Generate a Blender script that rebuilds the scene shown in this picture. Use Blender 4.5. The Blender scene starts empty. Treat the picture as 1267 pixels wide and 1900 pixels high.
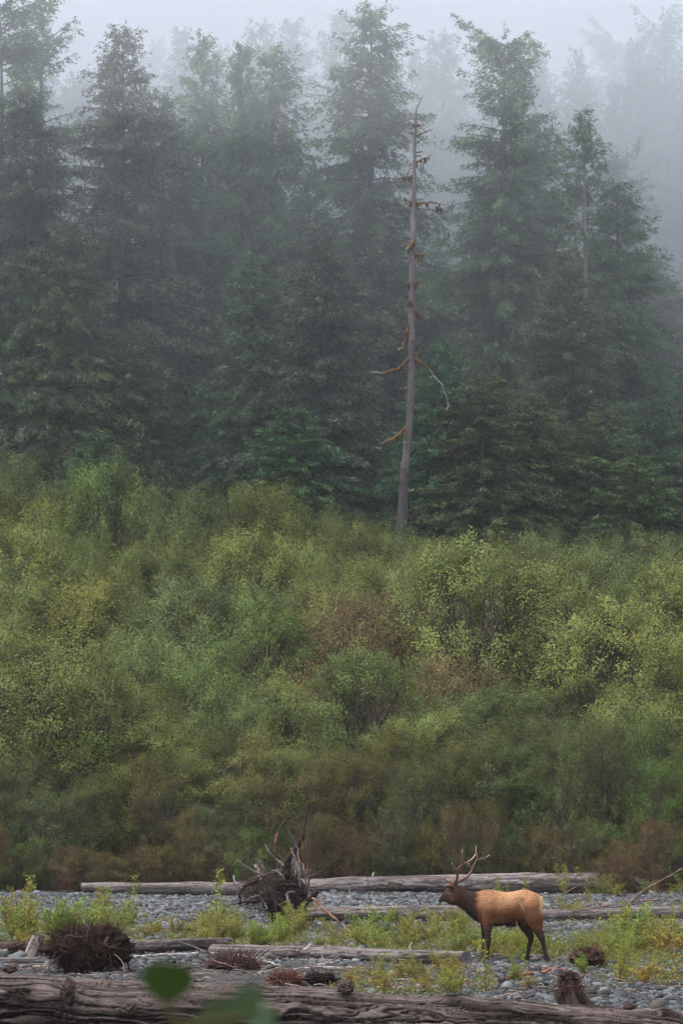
import bpy, math, random
import numpy as np
from mathutils import Vector, Matrix

# ------------------------------------------------------------------ camera, sky, sun, exposure
SC = bpy.context.scene
COL = SC.collection
R = math.radians
FPX = 5436.0                       # focal length in photo pixels (1267 x 1900)
EYE = 3.2
PITCH = math.atan(545.0 / FPX)

cam_d = bpy.data.cameras.new("camera")
cam = bpy.data.objects.new("camera", cam_d)
COL.objects.link(cam)
cam_d.sensor_fit = 'VERTICAL'
cam_d.sensor_height = 36.0
cam_d.lens = FPX / 1900.0 * 36.0
cam_d.clip_start = 0.1
cam_d.clip_end = 6000.0
cam.location = (0, 0, EYE)
cam.rotation_euler = (math.pi / 2 + PITCH, 0, 0)
cam_d.dof.use_dof = True
cam_d.dof.focus_distance = 62.0
cam_d.dof.aperture_fstop = 5.6
SC.camera = cam

world = bpy.data.worlds.new("World")
SC.world = world
world.use_nodes = True
wt = world.node_tree
bg = wt.nodes["Background"]
sky = wt.nodes.new("ShaderNodeTexSky")
sky.sky_type = 'NISHITA'
sky.sun_disc = False
SUN_EL, SUN_AZ = R(68), R(250)
sky.sun_elevation = SUN_EL
sky.sun_rotation = SUN_AZ
sky.altitude = 200
sky.air_density = 1.0
sky.dust_density = 4.0
sky.ozone_density = 1.2
hs = wt.nodes.new("ShaderNodeHueSaturation")
hs.inputs['Saturation'].default_value = 0.38
wt.links.new(sky.outputs[0], hs.inputs['Color'])
wt.links.new(hs.outputs[0], bg.inputs['Color'])
bg.inputs['Strength'].default_value = 0.15

sun_d = bpy.data.lights.new("sun", 'SUN')
sun_d.energy = 1.25
sun_d.angle = R(45)
sun_d.color = (1.0, 0.96, 0.92)
sun = bpy.data.objects.new("sun", sun_d)
COL.objects.link(sun)
sd = Vector((math.sin(SUN_AZ) * math.cos(SUN_EL), math.cos(SUN_AZ) * math.cos(SUN_EL), math.sin(SUN_EL)))
sun.rotation_euler = sd.to_track_quat('Z', 'Y').to_euler()

SC.view_settings.view_transform = 'Standard'
SC.view_settings.look = 'None'
SC.view_settings.gamma = 1.0
SC.view_settings.exposure = 1.58
SC.cycles.max_bounces = 6
SC.cycles.diffuse_bounces = 3
SC.cycles.transmission_bounces = 3
SC.cycles.volume_bounces = 3
SC.cycles.transparent_max_bounces = 8

# ------------------------------------------------------------------ helpers
CP, SP = math.cos(PITCH), math.sin(PITCH)


def at(px, py, Y):
    """world point at forward distance Y under photo pixel (px, py)"""
    u, v = (px - 633.5) / FPX, (950 - py) / FPX
    dx, dy, dz = u, CP - v * SP, SP + v * CP
    k = Y / dy
    return Vector((dx * k, Y, EYE + dz * k))


def xat(px, Y):
    return (px - 633.5) / FPX * Y * (1.0 / CP) * 0.995


def _hash(ix, iy, iz, seed):
    h = (ix.astype(np.int64) * 374761393 + iy.astype(np.int64) * 668265263 + iz.astype(np.int64) * 2147483647 + seed * 974634777) & 0xFFFFFFFF
    h = ((h ^ (h >> 13)) * 1274126177) & 0xFFFFFFFF
    h = h ^ (h >> 16)
    return (h & 0xFFFFFF) / float(0xFFFFFF)


def noise(x, y, z=0.0, seed=0):
    """value noise 0..1"""
    x, y, z = np.broadcast_arrays(np.asarray(x, float), np.asarray(y, float), np.asarray(z, float))
    ix, iy, iz = np.floor(x), np.floor(y), np.floor(z)
    fx, fy, fz = x - ix, y - iy, z - iz
    fx, fy, fz = [f * f * (3 - 2 * f) for f in (fx, fy, fz)]
    r = 0
    for a in (0, 1):
        wx = fx if a else 1 - fx
        for b in (0, 1):
            wy = fy if b else 1 - fy
            for c in (0, 1):
                wz = fz if c else 1 - fz
                r = r + wx * wy * wz * _hash(ix + a, iy + b, iz + c, seed)
    return r


def fbm(x, y, z=0.0, seed=0, o=4):
    s, a, t = 0, 0.5, 0
    for i in range(o):
        s = s + a * noise(np.asarray(x) * 2 ** i, np.asarray(y) * 2 ** i, np.asarray(z) * 2 ** i, seed + i)
        t += a
        a *= 0.5
    return s / t


def sstep(a, b, x):
    t = np.clip((np.asarray(x, float) - a) / (b - a), 0, 1)
    return t * t * (3 - 2 * t)


class MB:
    """collects vertex / face arrays and a tint per vertex"""

    def __init__(s):
        s.v, s.f, s.c, s.n = [], {3: [], 4: []}, [], 0

    def add(s, v, f, c=None):
        v = np.asarray(v, float).reshape(-1, 3)
        f = np.asarray(f, int)
        s.v.append(v)
        s.f[f.shape[1]].append(f + s.n)
        if c is None:
            c = (1, 1, 1)
        c = np.asarray(c, float)
        if c.ndim == 1:
            c = np.tile(c, (len(v), 1))
        s.c.append(c)
        s.n += len(v)

    def mesh(s, name, mat, smooth=True):
        me = bpy.data.meshes.new(name)
        v = np.concatenate(s.v)
        t = np.concatenate(s.f[3]) if s.f[3] else np.zeros((0, 3), int)
        q = np.concatenate(s.f[4]) if s.f[4] else np.zeros((0, 4), int)
        me.vertices.add(len(v))
        me.vertices.foreach_set("co", v.astype(np.float32).ravel())
        nl = t.size + q.size
        me.loops.add(nl)
        me.loops.foreach_set("vertex_index", np.concatenate([t.ravel(), q.ravel()]).astype(np.int32))
        me.polygons.add(len(t) + len(q))
        ls = np.concatenate([np.arange(len(t)) * 3, t.size + np.arange(len(q)) * 4]).astype(np.int32)
        me.polygons.foreach_set("loop_start", ls)
        me.update(calc_edges=True)
        me.polygons.foreach_set("use_smooth", np.full(len(me.polygons), smooth))
        a = me.color_attributes.new("tint", 'FLOAT_COLOR', 'POINT')
        c = np.concatenate(s.c)
        a.data.foreach_set("color", np.hstack([c, np.ones((len(c), 1))]).astype(np.float32).ravel())
        if mat:
            me.materials.append(mat)
        return me

    def build(s, name, mat, parent=None, smooth=True):
        o = bpy.data.objects.new(name, s.mesh(name, mat, smooth))
        COL.objects.link(o)
        o.parent = parent
        return o


def tag(o, label, cat, group=None, kind=None):
    if label:
        o['label'] = label
    if cat:
        o['category'] = cat
    if group:
        o['group'] = group
    if kind:
        o['kind'] = kind
    return o


def empty(name, loc=(0, 0, 0), rz=0.0):
    o = bpy.data.objects.new(name, None)
    o.empty_display_size = 0.2
    COL.objects.link(o)
    o.location = loc
    o.rotation_euler = (0, 0, rz)
    return o


def copy_tree(o, parent=None):
    c = o.copy()
    COL.objects.link(c)
    c.parent = parent
    for ch in KIDS.get(o.name, []):
        KIDS.setdefault(c.name, []).append(copy_tree(ch, c))
    return c


KIDS = {}


def adopt(root, *kids):
    KIDS.setdefault(root.name, []).extend(kids)
    return root


def tube(mb, pts, rad, sides=6, col=(1, 1, 1), cap=True, rough=0.0, rs=None):
    """tapered tube along a polyline"""
    P = np.asarray(pts, float)
    n = len(P)
    rad = np.broadcast_to(np.asarray(rad, float), (n,)) if np.ndim(rad) else np.full(n, float(rad))
    T = np.gradient(P, axis=0)
    T /= np.linalg.norm(T, axis=1, keepdims=True) + 1e-9
    ref = np.array([0, 0, 1.0]) if abs(T[:, 2]).mean() < 0.8 else np.array([1.0, 0, 0])
    A = np.cross(T, ref)
    A /= np.linalg.norm(A, axis=1, keepdims=True) + 1e-9
    B = np.cross(T, A)
    th = np.arange(sides) / sides * 2 * math.pi
    rr = rad[:, None] * np.ones(sides)
    if rough:
        rr = rr * (1 + rough * ((rs or np.random.RandomState(1)).rand(n, sides) - 0.5))
    V = P[:, None, :] + (A[:, None, :] * np.cos(th)[None, :, None] + B[:, None, :] * np.sin(th)[None, :, None]) * rr[..., None]
    V = V.reshape(-1, 3)
    i, j = np.meshgrid(np.arange(n - 1), np.arange(sides), indexing='ij')
    a = i * sides + j
    b = i * sides + (j + 1) % sides
    F = np.stack([a, b, b + sides, a + sides], -1).reshape(-1, 4)
    col = np.asarray(col, float)
    if col.ndim == 2:
        C = np.repeat(col, sides, axis=0)
    else:
        C = np.tile(col, (len(V), 1))
    mb.add(V, F, C)
    if cap:
        for k, base in ((0, 0), (n - 1, (n - 1) * sides)):
            ctr = P[k:k + 1]
            ring = V[base:base + sides]
            f = [[0, 1 + (q + (k == 0)) % sides, 1 + (q + (k != 0)) % sides] for q in range(sides)]
            mb.add(np.vstack([ctr, ring]), f, C[base])


def curve(p0, p1, sag=0.0, n=8, wob=0.0, rs=None, side=0.0):
    p0, p1 = np.asarray(p0, float), np.asarray(p1, float)
    t = np.linspace(0, 1, n)[:, None]
    P = p0 + (p1 - p0) * t
    P[:, 2] += -sag * 4 * (t * (1 - t))[:, 0]
    if wob and rs is not None:
        w = rs.randn(n, 3) * wob
        w[0] = 0
        w = (w + np.roll(w, 1, 0)) * 0.6
        w[0] = 0
        P = P + w * np.minimum(t * 3, 1)
    return P


# ------------------------------------------------------------------ materials
def new_mat(name):
    m = bpy.data.materials.new(name)
    m.use_nodes = True
    nt = m.node_tree
    nt.nodes.clear()
    out = nt.nodes.new("ShaderNodeOutputMaterial")
    return m, nt, out


def mixcol(nt, kind, fac, a, b):
    n = nt.nodes.new("ShaderNodeMix")
    n.data_type = 'RGBA'
    n.blend_type = kind
    for sock, v in ((n.inputs[0], fac), (n.inputs[6], a), (n.inputs[7], b)):
        if hasattr(v, 'is_output') or isinstance(v, bpy.types.NodeSocket):
            nt.links.new(v, sock)
        elif isinstance(v, (int, float)):
            sock.default_value = v
        else:
            sock.default_value = (*v[:3], 1)
    return n.outputs[2]


def attr(nt, name="tint"):
    a = nt.nodes.new("ShaderNodeAttribute")
    a.attribute_name = name
    return a.outputs['Color']


def tex_noise(nt, scale, detail=4, rough=0.6, vec=None, stretch=None):
    n = nt.nodes.new("ShaderNodeTexNoise")
    n.inputs['Scale'].default_value = scale
    n.inputs['Detail'].default_value = detail
    n.inputs['Roughness'].default_value = rough
    tc = nt.nodes.new("ShaderNodeTexCoord")
    src = tc.outputs['Object']
    if stretch:
        mp = nt.nodes.new("ShaderNodeMapping")
        mp.inputs['Scale'].default_value = stretch
        nt.links.new(src, mp.inputs[0])
        src = mp.outputs[0]
    nt.links.new(src, n.inputs['Vector'])
    return n.outputs[0]


def ramp(nt, fac, stops):
    r = nt.nodes.new("ShaderNodeValToRGB")
    e = r.color_ramp.elements
    while len(e) < len(stops):
        e.new(0.5)
    for k, (p, c) in enumerate(stops):
        e[k].position = p
        e[k].color = (*c, 1) if len(c) == 3 else c
    nt.links.new(fac, r.inputs[0])
    return r.outputs[0]


def leaf_material(name, translucency=0.3, rough=0.55, spec=0.25):
    m, nt, out = new_mat(name)
    oi = nt.nodes.new("ShaderNodeObjectInfo")
    col = mixcol(nt, 'MULTIPLY', 1.0, attr(nt), oi.outputs['Color'])
    p = nt.nodes.new("ShaderNodeBsdfPrincipled")
    p.inputs['Roughness'].default_value = rough
    p.inputs['Specular IOR Level'].default_value = spec
    nt.links.new(col, p.inputs['Base Color'])
    t = nt.nodes.new("ShaderNodeBsdfTranslucent")
    nt.links.new(col, t.inputs[0])
    mx = nt.nodes.new("ShaderNodeMixShader")
    mx.inputs[0].default_value = translucency
    nt.links.new(p.outputs[0], mx.inputs[1])
    nt.links.new(t.outputs[0], mx.inputs[2])
    nt.links.new(mx.outputs[0], out.inputs[0])
    return m


def rough_material(name, base, var=(0.6, 1.4), scale=8.0, rough=0.85, bump=0.3, stretch=None, use_tint=True, spec=0.08, bscale=None, dist=0.02):
    m, nt, out = new_mat(name)
    p = nt.nodes.new("ShaderNodeBsdfPrincipled")
    p.inputs['Roughness'].default_value = rough
    p.inputs['Specular IOR Level'].default_value = spec
    n = tex_noise(nt, scale, 6, 0.7, stretch=stretch)
    v = ramp(nt, n, [(0.3, (var[0],) * 3), (0.7, (var[1],) * 3)])
    c = mixcol(nt, 'MULTIPLY', 1.0, base, v)
    if use_tint:
        c = mixcol(nt, 'MULTIPLY', 1.0, c, attr(nt))
    nt.links.new(c, p.inputs['Base Color'])
    if bump:
        b = nt.nodes.new("ShaderNodeBump")
        b.inputs['Strength'].default_value = bump
        b.inputs['Distance'].default_value = dist
        nb = tex_noise(nt, bscale or scale * 2, 8, 0.7, stretch=stretch)
        nt.links.new(nb, b.inputs['Height'])
        nt.links.new(b.outputs[0], p.inputs['Normal'])
    nt.links.new(p.outputs[0], out.inputs[0])
    return m


M_LEAF = leaf_material("alder_leaf", 0.25, 0.7, 0.08)
M_WILLOW = leaf_material("willow_leaf", 0.35, 0.6, 0.12)
M_NEEDLE = leaf_material("conifer_needles", 0.25, 0.8, 0.06)
M_BARK = rough_material("bark", (0.10, 0.085, 0.075), (0.5, 1.5), 3.0, 0.9, 0.6, (3, 3, 0.6))
M_TWIG = rough_material("twig_bark", (1, 1, 1), (0.7, 1.3), 10.0, 0.8, 0.0)
M_WOOD = rough_material("weathered_wood", (1, 1, 1), (0.55, 1.4), 8.0, 0.8, 0.8, (0.35, 6, 6), dist=0.012)
M_ROOT = rough_material("root_wood", (1, 1, 1), (0.6, 1.4), 14.0, 0.85, 0.5)
M_STONE = rough_material("river_stone", (1, 1, 1), (0.8, 1.2), 20.0, 0.75, 0.15, spec=0.12)
M_SNAG = rough_material("snag_bark", (1, 1, 1), (0.6, 1.35), 1.6, 0.9, 0.5, (2, 2, 0.5))


# ------------------------------------------------------------------ terrain
def ground_z(x, y):
    x, y = np.asarray(x, float), np.asarray(y, float)
    z = 1.6 * (1 - sstep(10, 27, y))
    z = z + 4.5 * sstep(122, 190, y)
    z = z + np.maximum(0, y - 335) * 0.44 * sstep(335, 420, y)
    und = (fbm(x * 0.09, y * 0.06, 0, 3, 3) - 0.5) * 0.34 * sstep(30, 45, y) * (1 - sstep(112, 125, y))
    z = z + und - 0.05 * sstep(30, 45, y)
    z = z + (fbm(x * 0.02, y * 0.02, 0, 9, 3) - 0.5) * 14 * sstep(300, 450, y)
    return z


def gz(x, y):
    return float(ground_z(x, y))


def sand(x, y):
    """1 on the bare silt, 0 on cobbles"""
    x, y = np.asarray(x, float), np.asarray(y, float)
    s = fbm(x * 0.35, y * 0.22, 0, 21, 3)
    patch = sstep(45.5, 48, y) * (1 - sstep(60.5, 64, y)) * (1 - sstep(0.5, 2.2, x + (fbm(x, y * .3, 0, 5, 2) - .5) * 2)) * sstep(-4.6, -3.6, x)
    patch2 = sstep(50.5, 52, y) * (1 - sstep(53.5, 55.5, y)) * sstep(0.5, 2, x)*0.8
    return np.clip(np.maximum(np.maximum(patch, patch2 * 0.9), sstep(0.53, 0.58, s) * (1 - sstep(66, 72, y)) * 0.95), 0, 1)


def axis_vals(lo, hi, spans):
    out = [lo]
    while out[-1] < hi:
        v = out[-1]
        st = next(s for lim, s in spans if v < lim)
        out.append(v + st)
    return np.array(out)


ys = axis_vals(-60, 900, [(30, 6), (46, .25), (62, .16), (125, .35), (200, 4), (1e9, 14)])
xs_half = axis_vals(0, 520, [(16, .22), (40, 3), (1e9, 22)])
xs_ = np.concatenate([-xs_half[::-1][:-1], xs_half])
X, Y = np.meshgrid(xs_, ys)
Z = ground_z(X, Y)
near = sstep(36, 44, Y) * (1 - sstep(70, 90, Y))
Z = Z + near * ((fbm(X * 2.2, Y * 2.2, 0, 31, 3) - 0.5) * 0.05)
nx, ny = len(xs_), len(ys)
i, j = np.meshgrid(np.arange(ny - 1), np.arange(nx - 1), indexing='ij')
a = (i * nx + j)
g = MB()
fst = sstep(110, 119, Y)
sd_ = sand(X, Y)
c = np.stack([sd_, fst, np.zeros_like(X)], -1).reshape(-1, 3)
g.add(np.stack([X, Y, Z], -1), np.stack([a, a + 1, a + nx + 1, a + nx], -1).reshape(-1, 4), c)
m, nt, out = new_mat("river_bar")
p = nt.nodes.new("ShaderNodeBsdfPrincipled")
p.inputs['Roughness'].default_value = 0.9
p.inputs['Specular IOR Level'].default_value = 0.08
sep = nt.nodes.new("ShaderNodeSeparateColor")
nt.links.new(attr(nt), sep.inputs[0])
tc = nt.nodes.new("ShaderNodeTexCoord")
vo = nt.nodes.new("ShaderNodeTexVoronoi")
vo.inputs['Scale'].default_value = 11
nt.links.new(tc.outputs['Object'], vo.inputs['Vector'])
vd = nt.nodes.new("ShaderNodeTexVoronoi")
vd.feature = 'DISTANCE_TO_EDGE'
vd.inputs['Scale'].default_value = 11
nt.links.new(tc.outputs['Object'], vd.inputs['Vector'])
bw = nt.nodes.new("ShaderNodeRGBToBW")
nt.links.new(vo.outputs['Color'], bw.inputs[0])
stone = ramp(nt, bw.outputs[0], [(0.2, (0.025, 0.026, 0.027)), (0.5, (0.05, 0.052, 0.055)), (0.85, (0.09, 0.092, 0.095))])
gap = ramp(nt, vd.outputs[0], [(0.02, (0.25,) * 3), (0.14, (1, 1, 1))])
stone = mixcol(nt, 'MULTIPLY', 1.0, stone, gap)
silt = ramp(nt, tex_noise(nt, 1.3, 8, 0.65), [(0.3, (0.024, 0.023, 0.023)), (0.7, (0.048, 0.046, 0.045))])
litter = ramp(nt, tex_noise(nt, 2.5, 8, 0.7), [(0.35, (0.022, 0.016, 0.010)), (0.6, (0.05, 0.038, 0.022)), (0.75, (0.035, 0.045, 0.018))])
c1 = mixcol(nt, 'MIX', sep.outputs[0], stone, silt)
c2 = mixcol(nt, 'MIX', sep.outputs[1], c1, litter)
nt.links.new(c2, p.inputs['Base Color'])
b = nt.nodes.new("ShaderNodeBump")
b.inputs['Strength'].default_value = 0.7
b.inputs['Distance'].default_value = 0.03
nt.links.new(tex_noise(nt, 9, 8, 0.7), b.inputs['Height'])
nt.links.new(b.outputs[0], p.inputs['Normal'])
nt.links.new(p.outputs[0], out.inputs[0])
o = g.build("ground", m)
tag(o, None, None, kind='structure')

# ------------------------------------------------------------------ fog and haze
def volume_mat(name, dens, col, aniso=0.0):
    m, nt, out = new_mat(name)
    v = nt.nodes.new("ShaderNodeVolumePrincipled")
    v.inputs['Color'].default_value = (*col, 1)
    v.inputs['Density'].default_value = dens
    v.inputs['Anisotropy'].default_value = aniso
    nt.links.new(v.outputs[0], out.inputs['Volume'])
    return m


def fog_bank(name, x0, x1, y0, y1, base, top, amp, dens, seed, label, front=60):
    """closed body of even density with an undulating underside that hangs on the hillside"""
    gx = np.linspace(x0, x1, 60)
    gy = np.linspace(y0, y1, 50)
    Xg, Yg = np.meshgrid(gx, gy)
    zb = base + (fbm(Xg * 0.02, Yg * 0.02, 0, seed, 3) - 0.5) * amp
    nose = 1 - sstep(y0, y0 + front, Yg)
    zt = np.maximum(80 + (Yg - 170) * 0.30, np.maximum(0, Yg - 335) * 0.44 + 75) + (fbm(Xg * 0.015, Yg * 0.015, 0, seed + 7, 3) - 0.5) * amp
    zb = zb + (zt - zb) * 0.9 * nose
    V = np.concatenate([np.stack([Xg, Yg, zb], -1).reshape(-1, 3), np.stack([Xg, Yg, zt], -1).reshape(-1, 3)])
    n, mm = Xg.shape
    i, j = np.meshgrid(np.arange(n - 1), np.arange(mm - 1), indexing='ij')
    a = (i * mm + j).reshape(-1)
    N = n * mm
    F = [np.stack([a, a + mm, a + mm + 1, a + 1], -1), np.stack([a, a + 1, a + mm + 1, a + mm], -1) + N]
    for row in (0, n - 1):
        k = row * mm + np.arange(mm - 1)
        q = np.stack([k, k + 1, k + 1 + N, k + N], -1)
        F.append(q if row == 0 else q[:, ::-1])
    for c_ in (0, mm - 1):
        k = np.arange(n - 1) * mm + c_
        q = np.stack([k, k + mm, k + mm + N, k + N], -1)
        F.append(q[:, ::-1] if c_ == 0 else q)
    mb = MB()
    mb.add(V, np.concatenate(F))
    o = mb.build(name, volume_mat(name, dens, FOGCOL), smooth=False)
    tag(o, label, None, kind='stuff')
    return o


FOGCOL = (0.90, 0.945, 1.0)
for base_, amp_, dn, sd_f, lab in ((2, 3, .0004, 40, "thin bluish mist hanging right down to the alder tops"), (12, 8, .0006, 46, "thin mist before the lower conifer boughs"), (22, 10, .0009, 41, "faintest lowest veil of low cloud before the conifers"), (30, 12, .0008, 42, "second veil of low cloud across the conifers' middles"), (38, 14, .0009, 43, "third veil of low cloud across the upper crowns"),
                                 (47, 14, .0009, 44, "fourth veil of low cloud around the crown tips"), (56, 14, .0010, 45, "highest and palest veil of low cloud over the forest")):
    fog_bank("fog_bank", -480, 480, 165, 880, base_, 235, amp_, dn, sd_f, lab, 45)
for base_, amp_, dn, sd_f, lab in ((12, 12, .0006, 51, "low fog creeping between the trunks behind the forest front"), (22, 16, .0008, 52, "fog lying on the hillside behind the front conifers"), (34, 18, .0011, 53, "thick upper fog hiding the top of the hillside")):
    fog_bank("fog_bank", -480, 480, 262 + base_ * .5, 880, base_, 235, amp_, dn, sd_f, lab, 20)

hz = MB()
hx, hy0, hy1, hz0, hz1 = 560.0, -75.0, 930.0, -2.0, 330.0
hv = [(x, y, z) for z in (hz0, hz1) for y in (hy0, hy1) for x in (-hx, hx)]
hz.add(hv, [[0, 2, 3, 1], [4, 5, 7, 6], [0, 1, 5, 4], [2, 6, 7, 3], [0, 4, 6, 2], [1, 3, 7, 5]])
o = hz.build("haze", volume_mat("haze", 0.00010, FOGCOL), smooth=False)
tag(o, "thin mist filling the valley air", None, kind='stuff')


# ------------------------------------------------------------------ leaves
def leaves(mb, P, L, W, rs, col, up=0.3, axis=None, out_dir=None, nj=1.0, aj=0.35):
    """rhombic leaf blades at P (n,3)"""
    n = len(P)
    L = np.broadcast_to(L, (n,))
    nrm = rs.randn(n, 3) * nj
    nrm[:, 2] = np.abs(nrm[:, 2]) * 0.7 + up
    if out_dir is not None:
        nrm += out_dir * 0.8
    nrm /= np.linalg.norm(nrm, axis=1, keepdims=True)
    a = rs.randn(n, 3) if axis is None else axis + rs.randn(n, 3) * aj
    a -= nrm * (a * nrm).sum(1, keepdims=True)
    a /= np.linalg.norm(a, axis=1, keepdims=True) + 1e-9
    b = np.cross(nrm, a)
    h = (L / 2)[:, None]
    w = (L * W / 2)[:, None]
    V = np.stack([P - a * h, P + b * w - a * h * 0.1, P + a * h, P - b * w - a * h * 0.1], 1).reshape(-1, 3)
    F = np.arange(4 * n).reshape(-1, 4)
    mb.add(V, F, np.repeat(col, 4, axis=0))


def leaf_colors(n, rs, base, yellow=0.06, brown=0.04, var=0.16):
    c = np.tile(np.asarray(base, float), (n, 1))
    c *= (1 + (rs.rand(n, 1) - 0.5) * 2 * var)
    c[:, 0] *= 1 + (rs.rand(n) - 0.5) * 0.3
    k = rs.rand(n)
    ym = k < yellow
    c[ym] = np.array([0.19, 0.175, 0.05]) * (0.7 + 0.6 * rs.rand(ym.sum(), 1))
    bm = k > 1 - brown
    c[bm] = np.array([0.11, 0.055, 0.025]) * (0.6 + 0.8 * rs.rand(bm.sum(), 1))
    return c


def make_alder(seed, H, W, nstem, nclust, per, leaf, base_t=0.10, yellow=0.06, brown=0.04, lowbrown=0.3, bark=(0.075, 0.062, 0.052), name='alder', belly=0.42,
               green=(0.098, 0.128, 0.036), gaps=0.42, spread=1.0, crown_name='crown'):
    rs = np.random.RandomState(seed)
    root = empty(name)
    tr, cr = MB(), MB()
    stems = []
    for k in range(nstem):
        an = rs.rand() * 6.28
        top = np.array([math.cos(an), math.sin(an), 0]) * W * 0.30 * spread * (0.2 + rs.rand()) + np.array([0, 0, H * (0.72 + 0.24 * rs.rand())])
        b0 = np.array([math.cos(an), math.sin(an), 0]) * 0.05 * W * rs.rand()
        P = curve(b0, top, sag=0, n=9, wob=H * 0.010, rs=rs)
        P[:, :2] = b0[:2] + (P[:, :2] - b0[:2]) * (np.linspace(0, 1, 9)[:, None] ** 0.8)
        r = np.linspace(H * 0.0095, H * 0.0022, 9) * (0.8 + 0.6 * rs.rand())
        P[0, 2] = -0.3
        tube(tr, P, r, 5, col=np.array(bark) * (0.7 + 0.6 * rs.rand()), cap=False)
        stems.append(P)
    # clusters
    nclust = int(nclust * 1.35)
    n = nclust * 4
    t = base_t + (1 - base_t) * rs.rand(n) ** 0.85
    an = rs.rand(n) * 6.2832
    f = np.where(t < belly, 0.35 + 0.65 * np.sqrt(np.clip(t / belly, 0, 1)), np.sqrt(np.clip(1 - ((t - belly) / (1.02 - belly)) ** 2, 0, 1)))
    lob = 0.45 + 1.1 * fbm(np.cos(an) * 1.6 + seed, np.sin(an) * 1.6, t * 4.0, seed, 2)
    rr = W / 2 * f * lob * (0.25 + 0.75 * rs.rand(n) ** 0.5)
    C = np.stack([np.cos(an) * rr, np.sin(an) * rr, t * H * (0.93 + 0.12 * fbm(np.cos(an) * 2, np.sin(an) * 2, 1.0, seed + 3, 2))], 1)
    keep = fbm(C[:, 0] * 2.6 / W * 2, C[:, 1] * 2.6 / W * 2, C[:, 2] * 4.0 / H * 2, seed + 11, 2) > gaps + 0.03
    C, t = C[keep][:nclust], t[keep][:nclust]
    nc = len(C)
    rad = C.copy()
    rad[:, 2] = 0
    rad /= np.linalg.norm(rad, axis=1, keepdims=True) + 1e-6
    D = rad * 0.7 + np.array([0, 0, 0.8]) + rs.randn(nc, 3) * 0.35
    D /= np.linalg.norm(D, axis=1, keepdims=True)
    cl = (0.075 * H + 0.25) * (0.6 + 0.8 * rs.rand(nc))
    nl = np.maximum(3, (per * (0.5 + rs.rand(nc))).astype(int))
    idx = np.repeat(np.arange(nc), nl)
    s = rs.rand(len(idx))
    P = C[idx] + D[idx] * (s * cl[idx])[:, None] + rs.randn(len(idx), 3) * (0.07 + 0.19 * cl[idx] * (1 - 0.6 * s))[:, None] * np.array([1, 1, 0.75])
    P[:, 2] = np.maximum(P[:, 2], 0.05)
    col = leaf_colors(len(idx), rs, green, yellow, brown)
    cv = 0.65 + 0.8 * rs.rand(nc)
    col *= cv[idx][:, None]
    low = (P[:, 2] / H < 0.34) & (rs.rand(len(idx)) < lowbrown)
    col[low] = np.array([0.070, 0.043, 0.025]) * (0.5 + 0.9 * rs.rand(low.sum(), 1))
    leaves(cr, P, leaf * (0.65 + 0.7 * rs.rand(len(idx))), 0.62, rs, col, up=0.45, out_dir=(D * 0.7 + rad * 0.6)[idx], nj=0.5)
    # limbs to some clusters, twigs in all
    for k in rs.permutation(nc)[:min(nc, 150)]:
        st = stems[rs.randint(nstem)]
        z = C[k, 2] * (0.35 + 0.45 * rs.rand())
        q = np.array([np.interp(z, st[:, 2], st[:, a_]) for a_ in range(3)])
        q[2] = z
        Pq = curve(q, C[k], sag=0.03 * H, n=5, wob=0.008 * H, rs=rs)
        tube(tr, Pq, np.linspace(0.0045 * H, 0.0016 * H, 5), 3, col=np.array(bark) * (0.6 + 0.7 * rs.rand()), cap=False)
    e = C + D * cl[:, None] * 1.05
    for k in range(nc):
        tube(tr, np.array([C[k] - D[k] * 0.3 * cl[k], C[k] + rs.randn(3) * 0.05, e[k]]), [0.0014 * H, 0.001 * H, 0.0005 * H], 3, col=np.array(bark) * (0.6 + 0.8 * rs.rand()), cap=False)
    a_ = tr.build("trunk", M_TWIG, root)
    b_ = cr.build(crown_name, M_LEAF, root, smooth=False)
    return adopt(root, a_, b_)


G1 = (0.062, 0.092, 0.026)
ALD = {
    'big': [make_alder(11, 16, 11.5, 7, 620, 78, 0.125, 0.16, 0.07, 0.02, 0.12), make_alder(12, 16, 10.5, 6, 560, 82, 0.125, 0.12, 0.05, 0.03, 0.15),
            make_alder(13, 16, 13, 8, 660, 74, 0.122, 0.18, 0.10, 0.03, 0.10, gaps=0.45)],
    'mid': [make_alder(21, 9.5, 7, 7, 470, 88, 0.082, 0.08, 0.06, 0.04, 0.5, ), make_alder(22, 9.5, 6.2, 6, 430, 90, 0.080, 0.08, 0.05, 0.03, 0.45),
            make_alder(23, 9.5, 8, 9, 500, 84, 0.078, 0.06, 0.07, 0.05, 0.40, gaps=0.45)],
    'low': [make_alder(31, 5, 4.6, 14, 300, 46, 0.068, 0.03, 0.05, 0.10, 0.75, name='shrub', gaps=0.40), make_alder(32, 5, 5.4, 16, 320, 44, 0.066, 0.03, 0.05, 0.14, 0.85, name='shrub'),
            make_alder(33, 5, 4.2, 14, 280, 46, 0.068, 0.03, 0.08, 0.08, 0.7, name='shrub')],
    'red': [make_alder(41, 8, 7, 10, 420, 60, 0.085, 0.05, 0.05, 0.32, 0.5, bark=(0.10, 0.07, 0.055), green=(0.085, 0.085, 0.036), name='alder', gaps=0.44)],
    'brush': [make_alder(51, 3.2, 4.0, 14, 210, 34, 0.07, 0.02, 0.06, 0.22, 0.5, bark=(0.13, 0.08, 0.06), green=(0.07, 0.08, 0.03), name='shrub'),
              make_alder(52, 2.6, 3.6, 12, 190, 40, 0.07, 0.02, 0.10, 0.05, 0.1, green=(0.075, 0.11, 0.03), name='shrub')],
}
BASEH = {'big': 16, 'mid': 9.5, 'low': 5, 'red': 8, 'brush': 3.0}
USED = set()
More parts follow.
